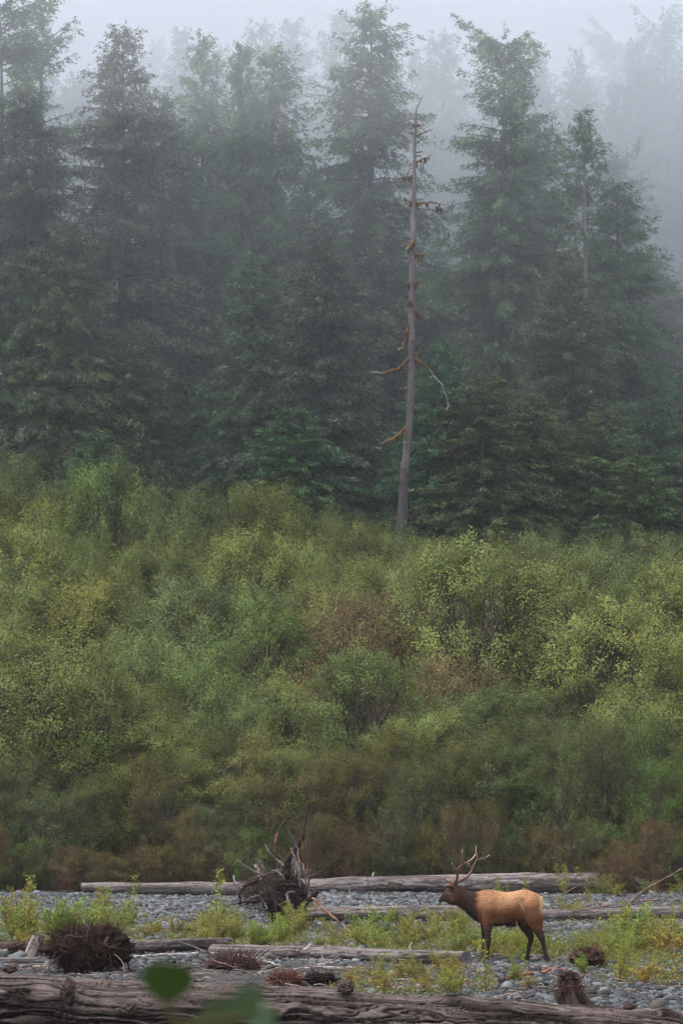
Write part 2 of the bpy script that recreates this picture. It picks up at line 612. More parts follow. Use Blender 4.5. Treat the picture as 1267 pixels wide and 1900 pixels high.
ORD = ["first", "second", "third", "fourth", "fifth", "sixth", "seventh", "eighth", "ninth", "tenth", "eleventh", "twelfth", "thirteenth", "fourteenth", "fifteenth", "sixteenth",
       "seventeenth", "eighteenth", "nineteenth", "twentieth", "twenty-first", "twenty-second", "twenty-third", "twenty-fourth", "twenty-fifth", "twenty-sixth", "twenty-seventh",
       "twenty-eighth", "twenty-ninth", "thirtieth", "thirty-first", "thirty-second", "thirty-third", "thirty-fourth", "thirty-fifth", "thirty-sixth", "thirty-seventh", "thirty-eighth",
       "thirty-ninth", "fortieth", "forty-first", "forty-second", "forty-third", "forty-fourth", "forty-fifth", "forty-sixth", "forty-seventh", "forty-eighth", "forty-ninth", "fiftieth"]


def take(src):
    if src.name not in USED:
        USED.add(src.name)
        return src
    return copy_tree(src)


def place(src, x, y, sx, sz, rz, color=None, tilt=0.0):
    o = take(src)
    o.location = (x, y, gz(x, y))
    o.scale = (sx, sx, sz)
    o.rotation_euler = (0, tilt, rz)
    if color:
        for ch in KIDS.get(o.name, []):
            if ch.name.split('.')[0] in ('crown', 'foliage', 'leaves'):
                ch.color = (*color, 1)
    return o


TINT = {  # hue multipliers of the leaf colour
    'olive green': (1.05, 1.0, 0.9), 'yellow-green': (1.3, 1.18, 0.95), 'fresh green': (0.92, 1.12, 1.0), 'blue-green': (0.80, 0.98, 1.25), 'dark green': (0.70, 0.80, 0.9),
    'golden-leaved': (1.5, 1.2, 0.8), 'reddish-brown': (1.05, 0.93, 1.0), 'brown-green': (1.15, 0.92, 0.85), 'pale green': (1.25, 1.25, 1.5),
}
TINT = {k_: tuple(1 + (q_ - 1) * 0.65 for q_ in v_) for k_, v_ in TINT.items()}
# px centre, py top, distance, width in px, kind, colour name
ALDERS = {
    'back row': [
        (-40, 915, 195, 260, 'big', 'yellow-green'), (38, 868, 205, 170, 'big', 'pale green'), (85, 935, 188, 220, 'big', 'yellow-green'), (185, 868, 190, 250, 'big', 'fresh green'),
        (262, 935, 198, 200, 'big', 'pale green'), (330, 918, 186, 240, 'big', 'pale green'), (430, 925, 200, 180, 'big', 'olive green'), (505, 918, 184, 240, 'big', 'yellow-green'),
        (590, 960, 194, 200, 'big', 'pale green'), (650, 985, 186, 200, 'big', 'yellow-green'), (715, 1000, 198, 180, 'big', 'pale green'), (780, 1008, 188, 200, 'big', 'olive green'),
        (865, 1012, 200, 190, 'big', 'pale green'), (1000, 1003, 192, 190, 'big', 'pale green'), (1060, 1022, 200, 170, 'big', 'fresh green'), (1120, 1010, 190, 190, 'big', 'pale green'), (1215, 1008, 188, 230, 'big', 'pale green'),
        (1300, 1015, 192, 220, 'big', 'yellow-green'),
    ],
    'third row': [
        (20, 985, 168, 260, 'big', 'yellow-green'), (120, 1000, 172, 230, 'big', 'fresh green'), (235, 1020, 165, 240, 'big', 'olive green'), (345, 1005, 170, 230, 'big', 'olive green'), (455, 995, 160, 250, 'big', 'yellow-green'),
        (545, 1010, 168, 230, 'big', 'olive green'), (640, 1040, 162, 230, 'big', 'yellow-green'), (735, 1060, 166, 220, 'big', 'pale green'), (1130, 1045, 160, 240, 'big', 'blue-green'), (1240, 1050, 158, 260, 'big', 'yellow-green'),
        (820, 1030, 170, 220, 'big', 'yellow-green'), (1330, 1080, 160, 220, 'big', 'olive green'), (-60, 1050, 160, 240, 'big', 'fresh green'),
    ],
    'second row': [
        (60, 1085, 148, 280, 'big', 'olive green'), (190, 1085, 146, 260, 'big', 'golden-leaved'), (345, 1090, 144, 260, 'big', 'blue-green'), (470, 1110, 142, 260, 'big', 'fresh green'), (590, 1105, 145, 240, 'big', 'brown-green'),
        (875, 1010, 136, 330, 'big', 'olive green'), (1030, 1050, 138, 320, 'big', 'olive green'), (1150, 1130, 134, 300, 'big', 'yellow-green'), (1265, 1180, 136, 280, 'big', 'yellow-green'), (760, 1120, 140, 230, 'red', 'reddish-brown'),
        (670, 1125, 138, 260, 'red', 'reddish-brown'), (840, 1230, 132, 230, 'red', 'reddish-brown'), (-40, 1150, 140, 260, 'big', 'olive green'), (260, 1190, 134, 230, 'mid', 'dark green'),
    ],
    'front row': [
        (110, 1185, 122, 330, 'mid', 'olive green'), (-20, 1200, 124, 260, 'mid', 'olive green'), (215, 1270, 124, 260, 'mid', 'brown-green'), (385, 1200, 130, 220, 'mid', 'fresh green'), (300, 1340, 122, 270, 'mid', 'brown-green'),
        (470, 1290, 126, 240, 'mid', 'blue-green'), (560, 1270, 126, 210, 'mid', 'yellow-green'), (690, 1225, 124, 260, 'mid', 'fresh green'), (430, 1370, 120, 240, 'mid', 'brown-green'), (560, 1400, 120, 260, 'mid', 'brown-green'),
        (790, 1330, 122, 240, 'mid', 'olive green'), (930, 1345, 120, 250, 'mid', 'dark green'), (1060, 1360, 124, 220, 'mid', 'dark green'), (1180, 1280, 126, 240, 'mid', 'olive green'), (1270, 1320, 124, 240, 'mid', 'yellow-green'),
        (870, 1290, 128, 240, 'mid', 'dark green'), (1000, 1300, 128, 220, 'mid', 'dark green'),
    ],
}
random.seed(5)
for row, lst in ALDERS.items():
    lst.sort(key=lambda q: q[0])
    for k, (px, py, D, wpx, kind, cname) in enumerate(lst):
        x = xat(px, D)
        z0 = gz(x, D)
        h = (at(px, py, D).z - z0) * 0.98
        w = wpx / FPX * D
        srcs = ALD[kind]
        bw_ = {'big': 11.5, 'mid': 7.0, 'red': 7.0}[kind]
        src = srcs[random.randrange(len(srcs))]
        vv_ = random.uniform(0.80, 1.22) * (0.86 if row == 'front row' else 1.0)
        o = place(src, x, D, w / bw_ * 1.12, h / BASEH[kind], random.uniform(0, 6.28), tuple(q_ * vv_ for q_ in TINT[cname]), random.uniform(-.03, .03))
        tag(o, f"{cname} bushy alder, {ORD[k]} from the left in the {row} of the thicket", "tree", "alders of the riverside thicket")

# low shrubs along the edge of the thicket
SHR = [(20, 1440, 117, 260, 'low', 'brown-green'), (130, 1480, 116, 260, 'low', 'dark green'), (230, 1440, 118, 250, 'low', 'brown-green'), (330, 1430, 117, 250, 'low', 'brown-green'), (420, 1500, 115.5, 220, 'low', 'dark green'),
       (515, 1440, 117, 240, 'low', 'brown-green'), (610, 1430, 117, 240, 'low', 'brown-green'), (700, 1400, 118, 240, 'low', 'olive green'), (800, 1430, 116.5, 230, 'low', 'fresh green'), (890, 1400, 117.5, 230, 'low', 'brown-green'),
       (985, 1390, 118, 220, 'low', 'dark green'), (1075, 1380, 117, 230, 'low', 'fresh green'), (1160, 1370, 119, 230, 'low', 'fresh green'), (1250, 1420, 117, 240, 'low', 'fresh green'), (-60, 1450, 117, 240, 'low', 'olive green'),
       (1330, 1440, 117, 240, 'low', 'olive green')]
EDGE = [(60, 1590, 113.5), (150, 1600, 112.5), (10, 1575, 112.5), (215, 1590, 114), (290, 1575, 114.5), (360, 1560, 114.5), (440, 1570, 114), (520, 1575, 114.5), (590, 1555, 114), (660, 1560, 114.2), (725, 1540, 114.5), (790, 1560, 114),
        (850, 1555, 114.5), (915, 1545, 114), (975, 1560, 114.5), (1040, 1550, 114), (1100, 1555, 114.5), (1130, 1600, 109.5), (1165, 1560, 114), (1230, 1565, 112.5), (1285, 1560, 112), (-50, 1570, 112)]
SHR = [(px + dx, py + dy, D + dd, wpx * 0.62, kind, cname) for (px, py, D, wpx, kind, cname) in SHR for dx, dy, dd in ((-32, 0, 0), (30, -28, 1.2))]
SHR.sort(key=lambda q: q[0])
EDGE = [(px + random.uniform(-12, 12) + dx, py + random.uniform(-45, 8), D + random.uniform(-.6, .8)) for px, py, D in EDGE for dx in (-14, 18)]
EDGE.sort(key=lambda q: q[0])
for k, (px, py, D, wpx, kind, cname) in enumerate(SHR):
    x = xat(px, D)
    o = place(ALD['low'][k % 3], x, D, wpx / FPX * D / 4.7, (at(px, py, D).z - gz(x, D)) / 5.0, random.uniform(0, 6.28), tuple(q_ * random.uniform(.50, .72) for q_ in TINT[cname]))
    tag(o, f"{cname} leafy shrub at the foot of the alders, {ORD[k]} from the left", "shrub", "shrubs at the foot of the alders")
for k, (px, py, D) in enumerate(EDGE):
    x = xat(px, D)
    o = place(ALD['brush'][k % 2], x, D, random.uniform(.38, .62), (at(px, py, D).z - gz(x, D)) / 2.9, random.uniform(0, 6.28), tuple(q_ * random.uniform(.45, .75) for q_ in TINT[random.choice(['olive green', 'brown-green', 'yellow-green', 'brown-green'])]))
    tag(o, f"low scrubby bush behind the long grey log, {ORD[k]} from the left", "bush", "low bushes behind the long log")


# ------------------------------------------------------------------ conifers
def make_conifer(seed, H=52.0, Rm=5.5, clear=0.12, gap=0.36, ragged=0.45, droop=0.35, dens=1.0, top='spire', trunk_col=(0.085, 0.075, 0.07), trunk_r=0.5, base=(0.050, 0.074, 0.038),
                 moss=0.02, bare=None, name='conifer', power=0.8, spray=0.36):
    rs = np.random.RandomState(seed)
    root = empty(name)
    tr, cr = MB(), MB()
    nT = 16
    tz = np.linspace(-0.5, H, nT)
    lean = np.cumsum(rs.randn(nT, 2) * 0.10, axis=0) * 0.6
    lean[0] = 0
    TP = np.column_stack([lean, tz])
    tube(tr, TP, trunk_r * (1 - np.linspace(0, 1, nT)) ** 0.8 + 0.03, 8, col=trunk_col, cap=False)
    B = []
    z = H * clear
    while z < H - 0.3:
        t = (z - H * clear) / (H * (1 - clear))
        nb = 7 if t < 0.85 else 5
        for k in range(nb):
            B.append((z + rs.rand() * 0.4, rs.rand() * 6.28, t))
        z += 0.44 if t < 0.8 else 0.28
    B = np.array(B)
    z, an, t = B.T
    prof = np.minimum(1.0, (1 - t) ** (power * 0.85) * 1.2 + 0.05)
    prof *= 0.55 + 0.45 * np.minimum(1, t / 0.10 + 0.4)
    if top == 'flat':
        prof = np.where(t > 0.8, np.maximum(prof, 0.42 * (0.6 + 0.6 * rs.rand(len(t)))), prof)
    if top == 'broken':
        prof = np.where(t > 0.75, np.maximum(prof * 0.9, 0.20 + 0.35 * noise(t * 30, an, 0, seed)), prof)
    lump = 0.72 + 0.6 * fbm(np.cos(an) * 1.1 + 5, np.sin(an) * 1.1, z * 0.16, seed, 3)
    L = Rm * 1.85 * prof * lump * (1 - ragged * rs.rand(len(t)))
    keep = fbm(np.cos(an) * 1.3, np.sin(an) * 1.3 + 9, z * 0.22, seed + 5, 2) > gap - 0.07
    if top == 'broken':
        keep &= ~((t > 0.6) & (noise(z * 0.45, an * 0.8, 0, seed + 8) < 0.5))
    if bare is not None:
        keep &= ~((t > bare[0]) & (t < bare[1]) & (rs.rand(len(t)) < 0.7))
    keep |= (t > 0.93) & (top != 'broken')
    z, an, t, L = z[keep], an[keep], t[keep], L[keep]
    nb = len(z)
    # branch wood
    s5 = np.linspace(0, 1, 5)
    rise = np.where(t > 0.8, 0.25 + (t - 0.8) * 2.2, 0.12) + rs.randn(nb) * 0.10
    dr = droop * (1.15 - 0.8 * t) + rs.rand(nb) * 0.12
    bx = np.interp(z, tz, TP[:, 0])
    by = np.interp(z, tz, TP[:, 1])

    def spine(k, s):
        rad = L[k] * s
        return np.stack([bx[k] + np.cos(an[k]) * rad, by[k] + np.sin(an[k]) * rad, z[k] + L[k] * (rise[k] * s - dr[k] * s ** 2)], -1)

    for k in range(0, nb, 2):
        tube(tr, spine(np.full(5, k), s5), np.linspace(0.014 * L[k] + 0.02, 0.012, 5), 3, col=np.array(trunk_col) * 0.9, cap=False)
    # sprays
    nbr = np.maximum(4, (L / 0.18 * dens).astype(int))
    kb = np.repeat(np.arange(nb), nbr)
    s = 0.12 + 0.9 * rs.rand(len(kb))
    side = np.where(rs.rand(len(kb)) < 0.5, -1, 1)
    base_p = spine(kb, s)
    fw = np.stack([np.cos(an[kb]), np.sin(an[kb]), np.zeros(len(kb))], -1)
    sw = np.stack([-np.sin(an[kb]), np.cos(an[kb]), np.zeros(len(kb))], -1) * side[:, None]
    bl = (0.30 * L[kb] * (1.05 - s) + 0.35) * (0.6 + 0.7 * rs.rand(len(kb)))
    bl = np.minimum(bl, 1.9)
    d = fw * 0.65 + sw * (0.75 * rs.rand(len(kb)))[:, None]
    d[:, 2] = -0.40 - 0.45 * rs.rand(len(kb)) + 0.55 * np.clip((t[kb] - 0.75) * 3, 0, 1)
    d /= np.linalg.norm(d, axis=1, keepdims=True)
    m = np.maximum(3, (bl / 0.095).astype(int))
    kk = np.repeat(np.arange(len(kb)), m)
    q = rs.rand(len(kk))
    P = base_p[kk] + d[kk] * (bl[kk] * q)[:, None] + rs.randn(len(kk), 3) * 0.10
    col = np.tile(np.asarray(base, float), (len(kk), 1))
    cl = 0.65 + 0.8 * fbm(P[:, 0] * 0.5, P[:, 1] * 0.5, P[:, 2] * 0.5, seed + 2, 2)
    tipb = 0.8 + 0.45 * (s[kk] > 0.7) * q
    bough = 0.7 + 0.75 * rs.rand(nb)
    col *= (2.0 * bough[kb][kk] * cl * tipb * (0.75 + 0.5 * rs.rand(len(kk))))[:, None]
    mm_ = rs.rand(len(kk)) < moss
    col[mm_] = np.array([0.14, 0.12, 0.05]) * (0.6 + 0.7 * rs.rand(mm_.sum(), 1))
    leaves(cr, P, spray * (0.55 + 0.8 * rs.rand(len(kk))), 0.26, rs, col, up=0.6, axis=d[kk] + np.array([0, 0, -0.25]), nj=0.8, aj=0.22)
    a_ = tr.build("trunk", M_SNAG, root)
    b_ = cr.build("crown", M_NEEDLE, root, smooth=False)
    return adopt(root, a_, b_)


CON = {
    'spruce': make_conifer(101, Rm=6.0, clear=0.08, gap=0.26, ragged=0.35, base=(0.058, 0.072, 0.050), moss=0.06),
    'fir': make_conifer(102, Rm=5.2, clear=0.10, gap=0.36, ragged=0.5, droop=0.25),
    'hemlock': make_conifer(103, Rm=6.4, clear=0.06, gap=0.33, ragged=0.5, droop=0.5, base=(0.048, 0.077, 0.040)),
    'tall': make_conifer(104, Rm=5.6, clear=0.14, gap=0.40, ragged=0.55, droop=0.3, power=0.7, trunk_r=0.6),
    'ragged': make_conifer(105, Rm=5.6, clear=0.12, gap=0.42, ragged=0.55, droop=0.3, top='flat', trunk_r=0.6, moss=0.03),
    'narrow': make_conifer(106, Rm=4.2, clear=0.16, gap=0.42, ragged=0.5, droop=0.3, bare=(0.45, 0.83), trunk_col=(0.18, 0.17, 0.165), trunk_r=0.45),
    'broken': make_conifer(107, Rm=6.2, clear=0.10, gap=0.40, ragged=0.4, droop=0.2, top='broken', trunk_r=0.6),
    'dense': make_conifer(108, Rm=5.8, clear=0.02, gap=0.26, ragged=0.4, droop=0.45, dens=1.1, H=42.0, base=(0.044, 0.076, 0.036)),
}
CH = {k: 52.0 for k in CON}
CH['dense'] = 42.0
# px, py top, D, radius scale, variant, colour, descriptive words
FRONT = [
    (-8, 5, 226, 1.0, 'broken', (1, 1, 1), "ragged dark conifer with heavy upper limbs"),
    (62, 40, 240, 0.95, 'broken', (1, 1, 1), "old conifer whose bare open top leans over tufted limbs"),
    (218, 58, 228, 1.0, 'spruce', (1.15, 0.95, 1.0), "grey-brown spruce with an even pointed cone"),
    (375, 64, 242, 0.95, 'fir', (0.9, 1.0, 1), "conifer with a slim tufted spire"),
    (447, 84, 236, 0.62, 'tall', (1, 1.1, 1), "slim conifer, the darker of the twin spires"),
    (503, 92, 239, 1.05, 'tall', (0.95, 1.0, 1), "broad conifer, the taller crown of the twin spires"),
    (690, 18, 238, 1.15, 'tall', (1, 1, 1), "tallest dark conifer, standing just behind the bare snag"),
    (937, 80, 230, 1.0, 'ragged', (1, 1, 1), "ragged flat-topped conifer with an open upper crown"),
    (1000, 215, 240, 1.15, 'hemlock', (1.0, 1.0, 1), "full drooping conifer leaning on the flat-topped one"),
    (1094, 205, 224, 0.95, 'narrow', (1, 1, 1), "narrow conifer with pale bare trunk under a small crown"),
    (300, 175, 234, 1.0, 'hemlock', (0.95, 1.0, 1), "dense green conifer filling the gap beside the grey-brown spruce"),
    (575, 330, 232, 0.9, 'hemlock', (1, 0.95, 1), "lower brownish conifer between the twin spires and the tallest tree"),
    (40, 165, 222, 1.05, 'spruce', (1, 1.05, 1), "full conifer with a mossy trunk near the frame's left edge"),
    (1150, 340, 228, 0.95, 'hemlock', (1, 1.1, 1), "drooping green conifer beside the pale-trunked one"),
]
LOWC = [(120, 420, 219), (225, 620, 219), (470, 470, 220), (395, 700, 222), (600, 430, 219), (555, 760, 212), (830, 640, 214), (900, 700, 212), (985, 740, 214), (1060, 470, 220), (1120, 760, 214), (1215, 740, 218), (30, 470, 219), (320, 760, 224), (775, 800, 216),
        (1285, 700, 222), (1180, 850, 210), (180, 800, 212)]
for k, (px, py, D, rs_, var, colr, words_) in enumerate(FRONT):
    x = xat(px, D)
    h = at(px, py, D).z - gz(x, D)
    vv_ = random.uniform(0.85, 1.2)
    o = place(CON[var], x, D, rs_, h / CH[var], random.uniform(0, 6.28), tuple(q_ * vv_ for q_ in colr))
    tag(o, words_, "tree", "tall conifers of the forest front")
LOWC.sort(key=lambda q: q[0])
for k, (px, py, D) in enumerate(LOWC):
    x = xat(px, D)
    h = at(px, py, D).z - gz(x, D)
    var = ('dense', 'hemlock', 'dense', 'spruce', 'fir')[k % 5]
    o = place(CON[var], x, D, random.uniform(0.8, 1.05) * (1 if h < 36 else 0.9), h / CH[var], random.uniform(0, 6.28), (random.uniform(.75, 1.2), random.uniform(.85, 1.12), random.uniform(.75, 1.0)))
    tag(o, f"young drooping conifer rising behind the alders, {ORD[k]} from the left", "tree", "young conifers at the forest edge")

rr_ = random.Random(77)
names_ = ['spruce', 'fir', 'hemlock', 'tall', 'ragged', 'narrow']


def conifer_row(n, D0, D1, tops, label, group, extra=()):
    lst = []
    for k in range(n):
        px = -120 + (1267 + 240) * (k + 0.5 + rr_.uniform(-.35, .35)) / n
        lst.append((px, rr_.uniform(*tops), rr_.uniform(D0, D1)))
    lst += list(extra)
    lst.sort(key=lambda q: q[0])
    for k, (px, py, D) in enumerate(lst):
        x = xat(px, D)
        h = at(px, py, D).z - gz(x, D)
        var = rr_.choice(names_)
        s = rr_.uniform(0.9, 1.2)
        o = place(CON[var], x, D, s, h / CH[var], rr_.uniform(0, 6.28), (1, rr_.uniform(.95, 1.1), 1))
        tag(o, f"{label}, {ORD[k]} from the left", "tree", group)


conifer_row(20, 250, 275, (330, 620), "shaded conifer in the row right behind the forest front", "conifers behind the forest front")
conifer_row(22, 285, 325, (300, 520), "dim conifer deep in the forest, below the fog", "conifers deep in the forest")
conifer_row(22, 335, 375, (90, 280), "misty grey conifer low on the hillside", "misty conifers low on the hillside",
            [(140, 135, 330), (330, 58, 335), (478, 45, 325), (545, 42, 345), (632, 30, 330), (822, 65, 330), (1000, 102, 330), (1070, 96, 335), (1190, 80, 340), (1250, 66, 350), (780, 95, 345)])
conifer_row(34, 390, 470, (70, 240), "very faint conifer high on the foggy hillside", "faint conifers high on the foggy hillside")

# ------------------------------------------------------------------ the dead snag
D = 205.0
rs = np.random.RandomState(7)
SN = [(738, 1040, 27), (742, 985, 25), (748, 900, 23), (754, 840, 20), (760, 780, 18), (763, 700, 17), (762, 620, 17), (764, 500, 15), (766, 400, 13), (768, 320, 10), (771, 250, 7), (772, 205, 4)]
base = at(736, 1060, D)
x0 = xat(736, D)
z0 = gz(x0, D)
pts = [(x0 - 0.6, D, z0 - 0.3), (x0 - 0.3, D, z0 + 8)] + [tuple(at(a_, b_, D)) for a_, b_, _ in SN]
rad = [0.62, 0.50] + [w * 0.74 / 2 / FPX * D for *_, w in SN]
snag = empty("dead_snag", (x0, D, z0))
pp = np.array(pts)
pp[:, 2] = np.maximum.accumulate(pp[:, 2] + np.arange(len(pp)) * 1e-3)
tt = np.linspace(pp[0, 2], pp[-1, 2], 90)
P = np.column_stack([np.interp(tt, pp[:, 2], pp[:, 0]), np.full(90, D), tt])
P[:, 0] += (noise(tt * 0.3, 0, 0, 5) - .5) * 0.12
rad_i = np.interp(tt, pp[:, 2], rad)
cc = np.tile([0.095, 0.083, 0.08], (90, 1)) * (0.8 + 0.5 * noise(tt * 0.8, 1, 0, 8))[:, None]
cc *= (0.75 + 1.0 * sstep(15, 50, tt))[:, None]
mossy = (noise(tt * 0.9, 3, 0, 12) > 0.97) & (tt > 22)
cc[mossy] = (0.17, 0.09, 0.035)
org = np.array([x0, D, z0])
mb = MB()
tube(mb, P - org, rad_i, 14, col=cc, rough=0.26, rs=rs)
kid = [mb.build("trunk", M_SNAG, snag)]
MOSS = (0.13, 0.075, 0.032)
DEADG = (0.17, 0.155, 0.14)
BR = [  # start, mid..., end ; moss?
    ([(762, 664), (742, 682), (725, 688), (686, 690)], 0.11, True), ([(765, 662), (785, 675), (803, 694)], 0.11, True), ([(803, 694), (818, 715), (829, 740), (831, 758), (826, 764)], 0.045, False),
    ([(757, 790), (740, 806), (722, 817), (706, 826)], 0.10, True), ([(740, 806), (728, 800)], 0.04, False), ([(762, 600), (757, 618), (751, 634), (747, 647), (738, 650)], 0.13, True),
    ([(760, 617), (737, 622)], 0.04, True), ([(768, 578), (786, 588)], 0.08, True), ([(786, 588), (805, 582)], 0.03, False), ([(762, 530), (752, 527)], 0.06, True), ([(768, 528), (776, 526)], 0.05, True),
    ([(763, 480), (752, 490), (736, 492)], 0.06, False), ([(766, 448), (758, 462), (753, 470)], 0.14, True), ([(770, 473), (792, 477)], 0.07, True), ([(766, 378), (756, 372), (745, 366)], 0.05, True),
    ([(768, 377), (800, 379), (825, 386)], 0.05, True), ([(808, 384), (822, 392)], 0.06, True), ([(765, 329), (740, 331)], 0.07, True), ([(754, 331), (755, 346), (763, 344)], 0.035, False), ([(770, 302), (800, 294)], 0.05, True),
    ([(772, 252), (800, 249)], 0.04, True), ([(772, 233), (788, 232)], 0.04, True), ([(771, 234), (764, 235)], 0.04, True), ([(772, 205), (776, 192), (784, 178)], 0.03, False), ([(764, 700), (774, 706)], 0.04, True),
    ([(764, 560), (757, 563)], 0.05, True), ([(768, 640), (773, 645)], 0.05, True), ([(759, 790), (752, 812)], 0.07, True),
]
for k in range(34):
    yy_ = rs.uniform(225, 900)
    xx_ = float(np.interp(yy_, [a_[1] for a_ in SN[::-1]], [a_[0] for a_ in SN[::-1]]))
    sg = rs.choice([-1, 1])
    ln_ = rs.uniform(6, 22)
    BR.append(([(xx_, yy_), (xx_ + sg * ln_ * 0.6, yy_ + rs.uniform(-2, 3)), (xx_ + sg * ln_, yy_ + rs.uniform(-4, 8))], 0.022 + 0.02 * rs.rand(), rs.rand() < 0.25))
for seq, r, ms in BR:
    q = np.array([tuple(at(a_, b_, D)) for a_, b_ in seq])
    q[:, 1] += np.linspace(0, 1, len(q)) * rs.uniform(-1.6, 0.6)
    q[0, 1] = D
    t_ = np.linspace(0, len(q) - 1, 14)
    Q = np.column_stack([np.interp(t_, np.arange(len(q)), q[:, a_]) for a_ in range(3)])
    Q += rs.randn(14, 3) * 0.035
    col = np.tile(np.array(MOSS if ms else DEADG), (14, 1)) * (0.6 + 0.8 * rs.rand(14, 1))
    if ms:
        col[-3:] = np.array(DEADG)
    mb = MB()
    tube(mb, Q - org, np.linspace(r * 1.3, r * 0.45, 14) * (1 + 0.5 * rs.rand(14)), 6, col=col, rough=0.4, rs=rs)
    if ms and r > .045:
        for k in range(10):
            w = Q[rs.randint(1, 11)]
            tube(mb, np.array([w, w - [rs.randn() * .05, 0, 0.12], w - [rs.randn() * .1, 0, 0.18 + 0.35 * rs.rand()]]) - org, [0.06, 0.05, 0.01], 4, col=np.array(MOSS) * (0.5 + 0.8 * rs.rand()))
    kid.append(mb.build("branch", M_SNAG, snag))
tag(snag, "tall bare grey snag with short broken limbs furred in orange moss", "dead tree")


# ------------------------------------------------------------------ things on the river bar
def gp(px, py):
    """where the view line through a photo pixel meets the ground"""
    a0, a1 = np.array(at(px, py, 30.0)), np.array(at(px, py, 110.5))
    t_ = np.linspace(0, 1, 806)
    Q = a0 + (a1 - a0) * t_[:, None]
    hit = np.nonzero(Q[:, 2] <= ground_z(Q[:, 0], Q[:, 1]))[0]
    q = Q[hit[0]] if len(hit) else Q[-1]
    return Vector((q[0], q[1], gz(q[0], q[1])))


def ico():
    t = (1 + 5 ** .5) / 2
    v = np.array([(-1, t, 0), (1, t, 0), (-1, -t, 0), (1, -t, 0), (0, -1, t), (0, 1, t), (0, -1, -t), (0, 1, -t), (t, 0, -1), (t, 0, 1), (-t, 0, -1), (-t, 0, 1)], float)
    v /= np.linalg.norm(v[0])
    f = np.array([(0, 11, 5), (0, 5, 1), (0, 1, 7), (0, 7, 10), (0, 10, 11), (1, 5, 9), (5, 11, 4), (11, 10, 2), (10, 7, 6), (7, 1, 8), (3, 9, 4), (3, 4, 2), (3, 2, 6), (3, 6, 8), (3, 8, 9), (4, 9, 5), (2, 4, 11), (6, 2, 10), (8, 6, 7), (9, 8, 1)])
    return v, f


def subdiv(v, f):
    v = [tuple(q) for q in v]
    cache, out = {}, []

    def mid(a_, b_):
        k = (min(a_, b_), max(a_, b_))
        if k not in cache:
            q = np.add(v[a_], v[b_])
            q = q / np.linalg.norm(q)
            cache[k] = len(v)
            v.append(tuple(q))
        return cache[k]
    for a_, b_, c_ in f:
        x, y, z = mid(a_, b_), mid(b_, c_), mid(c_, a_)
        out += [(a_, x, z), (b_, y, x), (c_, z, y), (x, y, z)]
    return np.array(v), np.array(out)


rs = np.random.RandomState(99)
iv, jf = ico()
iv2, jf2 = subdiv(iv, jf)


def pebbles(n, y0, y1, size, ivx, jfx, mb, dark=1.0):
    yy = y0 + (y1 - y0) * rs.rand(n)
    half = 0.1165 * yy + 4.0
    xx = (rs.rand(n) * 2 - 1) * half
    s = sand(xx, yy)
    dens = 0.35 + 0.9 * fbm(xx * 0.5, yy * 0.3, 0, 61, 2)
    keep = (rs.rand(n) > s * 0.97) & (rs.rand(n) < dens + 0.35)
    xx, yy = xx[keep], yy[keep]
    m_ = len(xx)
    zz = ground_z(xx, yy)
    r = size * np.exp(rs.randn(m_) * 0.42) * (0.8 + 0.5 * noise(xx * .4, yy * .4, 0, 71))
    r = np.minimum(r, size * 2.6)
    sc = np.stack([r * (0.9 + 0.5 * rs.rand(m_)), r * (0.7 + 0.4 * rs.rand(m_)), r * (0.42 + 0.3 * rs.rand(m_))], -1)
    an = rs.rand(m_) * 6.28
    V = ivx[None] * sc[:, None, :] * (1 + 0.16 * rs.randn(m_, len(ivx), 1))
    tl = rs.randn(m_) * 0.25
    V2 = V.copy()
    V2[..., 2] = V[..., 2] * np.cos(tl)[:, None] + V[..., 0] * np.sin(tl)[:, None]
    ca, sa = np.cos(an)[:, None], np.sin(an)[:, None]
    W = np.stack([V2[..., 0] * ca - V2[..., 1] * sa, V2[..., 0] * sa + V2[..., 1] * ca, V2[..., 2]], -1)
    W += np.stack([xx, yy, zz + sc[:, 2] * 0.35], -1)[:, None, :]
    F = (jfx[None] + (np.arange(m_) * len(ivx))[:, None, None]).reshape(-1, 3)
    g_ = 0.020 + 0.105 * rs.rand(m_) ** 1.5
    g_ *= dark * (0.45 + 1.1 * fbm(xx * 0.5, yy * 0.35, 0, 81, 3))
    hue = rs.rand(m_)
    C = np.stack([g_ * np.where(hue > 0.9, 1.15, 0.94), g_ * 1.0, g_ * np.where(hue > 0.9, 0.90, 1.06)], -1)
    light = rs.rand(m_) < 0.04
    C[light] *= 1.25
    mb.add(W.reshape(-1, 3), F, np.repeat(C, len(ivx), axis=0))


mb = MB()
pebbles(140000, 39, 60, 0.024, iv, jf, mb, 0.72)
pebbles(4500, 39, 60, 0.052, iv2, jf2, mb, 0.85)
pebbles(150000, 58, 114, 0.042, iv, jf, mb)
pebbles(5000, 60, 114, 0.075, iv, jf, mb)
o = mb.build("gravel", M_STONE, smooth=True)
tag(o, "grey rounded river cobbles covering the bar", None, kind='stuff')


